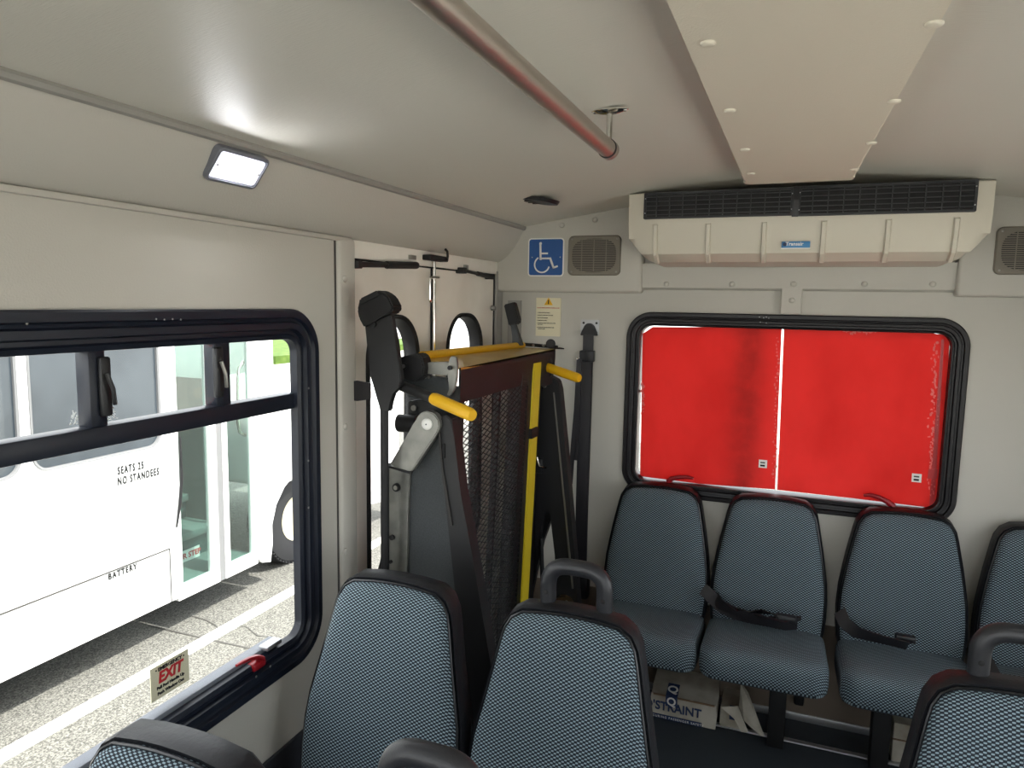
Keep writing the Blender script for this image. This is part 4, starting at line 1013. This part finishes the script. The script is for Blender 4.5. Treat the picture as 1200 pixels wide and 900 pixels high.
for (a, b) in wins:
    f_ = obj('window_frame', ring(NB(), NM, a, b, .605, 1.55, .10, [(0, 0), (0, .008), (.014, .004), (.014, -.03), (.01, -.03)], 6), 'busseam', nb)
    obj('glass_pane', plate(NB(), NM, a+.01, b-.01, .62, 1.53, .08, -.02, -.012), 'busglass', f_)
    bm = NB(); box(bm, BX_-.02, BX_+.004, a+.03, b-.03, 1.30, 1.33); obj('sash_rail', bm, 'alum', f_)
# panel seam and lettering
z_s = P(200, 642, 0, BX_).z; z_s2 = P(2, 712, 0, BX_).z
obj('panel_seam', bx(BX_+.0, BX_+.002, -1, ya[0]-.06, z_s-.008, z_s+.002), 'dtrim', nb, smooth=False)
obj('panel_seam', bx(BX_+.0, BX_+.002, ya[0]-.070, ya[0]-.06, sk, z_s+.002), 'dtrim', nb, smooth=False)
q = P(160.5, 546, 0, BX_+.003); text('SEATS 25', .068, 'ink', nb, (BX_+.003, P(137.5, 552.5, 0, BX_).y, P(137.5, 552.5, 0, BX_).z), (0, 1, 0), spacing=1.28, sx=.58, bold=.0022, align='LEFT')
text('NO STANDEES', .068, 'ink', nb, (BX_+.003, P(137.5, 565, 0, BX_).y, P(137.5, 565, 0, BX_).z), (0, 1, 0), spacing=1.28, sx=.58, bold=.0022, align='LEFT')
q = P(144, 670, 0, BX_+.003); text('BATTERY', .055, 'ink', nb, (q.x, q.y, q.z), (0, 1, 0), spacing=1.25, sx=.78, bold=.0018)
# folding doors
def dleaf(y0, g0, g1, y1):
    zb = sk-.03
    o = obj('door_leaf', holed(NM, [(y0, zb), (y1, zb), (y1, 1.93), (y0, 1.93)], [[(g0, zb+.10), (g1, zb+.10), (g1, 1.85), (g0, 1.85)]], -.05, -.01), 'white', nb)
    obj('glass_pane', bx(BX_-.035, BX_-.028, g0-.01, g1+.01, zb+.09, 1.86), 'greenglass', o); return o
dleaf(ya[0]+.01, ya[1], ya[2], ya[3]); dl2 = dleaf(ya[4], ya[5], ya[6], ya[7]-.01)
obj('centre_gasket', bx(BX_-.045, BX_-.015, ya[3], ya[4], sk-.03, 1.93), 'busseam', nb)
hy = P(279, 450, 0, BX_-.08)
hp = [P(x, y, 0, BX_-.08) for x, y in ((292, 423), (285, 424), (280, 432), (279, 445), (279, 495), (281, 506), (287, 510), (292, 510))]
obj('inner_grab_rail', tb(hp, .014, seg=10), 'chrome', nb)
# steps inside
for k, (z, d) in enumerate(((-.44, .08), (-.22, .38), (-.02, .68))):
    obj('step', bx(BX_-1.15, BX_-d, ya[0]+.02, ya[7]-.02, z-.06, z, bev=.01), 'busint', nb)
    obj('riser', bx(BX_-1.1, BX_-d-.03, ya[0]+.02, ya[7]-.02, max(z-.25, -.52), z-.03), 'busdark', nb)
q = P(219, 651, 0, BX_-.37); sgn_ = obj('step_sign', bx(BX_-.375, BX_-.370, q.y-.16, q.y+.13, q.z-.045, q.z+.045), 'white', nb, smooth=False)
text('YOUR STEP', .06, 'redink', sgn_, (BX_-.368, q.y-.015, q.z), (0, 1, 0), bold=.0015)
obj('inner_partition', bx(BX_-2.2, BX_-.5, ya[7]-.05, ya[7], -.3, .95), 'busint', nb)
obj('driver_seat', bx(BX_-1.6, BX_-1.1, ya[4], ya[7]-.1, 0, 1.2, bev=.06), 'busdark', nb)
obj('rubber_flap', tb([P(211, 512, 0, BX_+.02), P(213, 560, 0, BX_+.02), P(211, 590, 0, BX_+.02), P(207, 618, 0, BX_+.02)], [.006, .01, .011, .006], seg=8), 'rubber', nb)
# cab with wheel arch
wc = P(317, 612, 0, BX_-.1); wy = wc.y+.40
arch = [(ya[7], sk+.02), (ya[7]+.06, sk-.05), (wy-.49, sk-.08)]
for k in range(11): t = math.radians(190-20*k); arch.append((wy+.47*math.cos(t), GZ+.40+.47*math.sin(t)))
cp1 = P(319, 385, 0, BX_-.03); cp2 = P(321, 470, 0, BX_-.03); cp3 = P(342, 500, 0, BX_-.03)
arch += [(wy+1.6, sk-.05), (wy+1.6, .75), (cp3.y, cp3.z), (cp2.y, cp2.z), (cp1.y, cp1.z+.3), (ya[7], cp1.z+.3)]
obj('cab_side', holed(NM, arch, [], -.10, -.03), 'buswhite', nb)
bm = NB(); box(bm, BX_-2.0, BX_-.1, ya[7]+.3, wy+1.6, .0, .74, .05, 3); obj('hood', bm, 'buswhite', nb)
bm = NB(); tube(bm, [P(312, 415, 0, BX_-.03), P(305, 480, 0, BX_-.03)], .01); 
bm.free()
wh = obj('wheel', NB() if False else (lambda b: (loops(b, [[Vector((BX_-.14-dx, wy+r*math.cos(t), GZ+.40+r*math.sin(t))) for t in [2*math.pi*k/40 for k in range(40)]] for dx, r in ((.04, .19), (.0, .21), (-.015, .31), (.0, .385), (.04, .40), (.20, .40), (.24, .37), (.24, .2))]), b)[1])(NB()), 'tyre', nb)
obj('wheel_rim', (lambda b: (loops(b, [[Vector((BX_-.14-dx, wy+r*math.cos(t), GZ+.40+r*math.sin(t))) for t in [2*math.pi*k/32 for k in range(32)]] for dx, r in ((.03, .20), (.0, .205), (.01, .19), (.08, .17), (.10, .12), (.04, .10), (.04, .03))]), b)[1])(NB()), 'cream', wh)
tb_ = NB()
for k in range(60):
    t = 2*math.pi*k/60; c = Vector((0, wy+.398*math.cos(t), GZ+.40+.398*math.sin(t))); tube(tb_, [Vector((BX_-.135, c.y, c.z)), Vector((BX_-.35, c.y, c.z))], .010, 4)
obj('tread', tb_, 'tyre', wh)
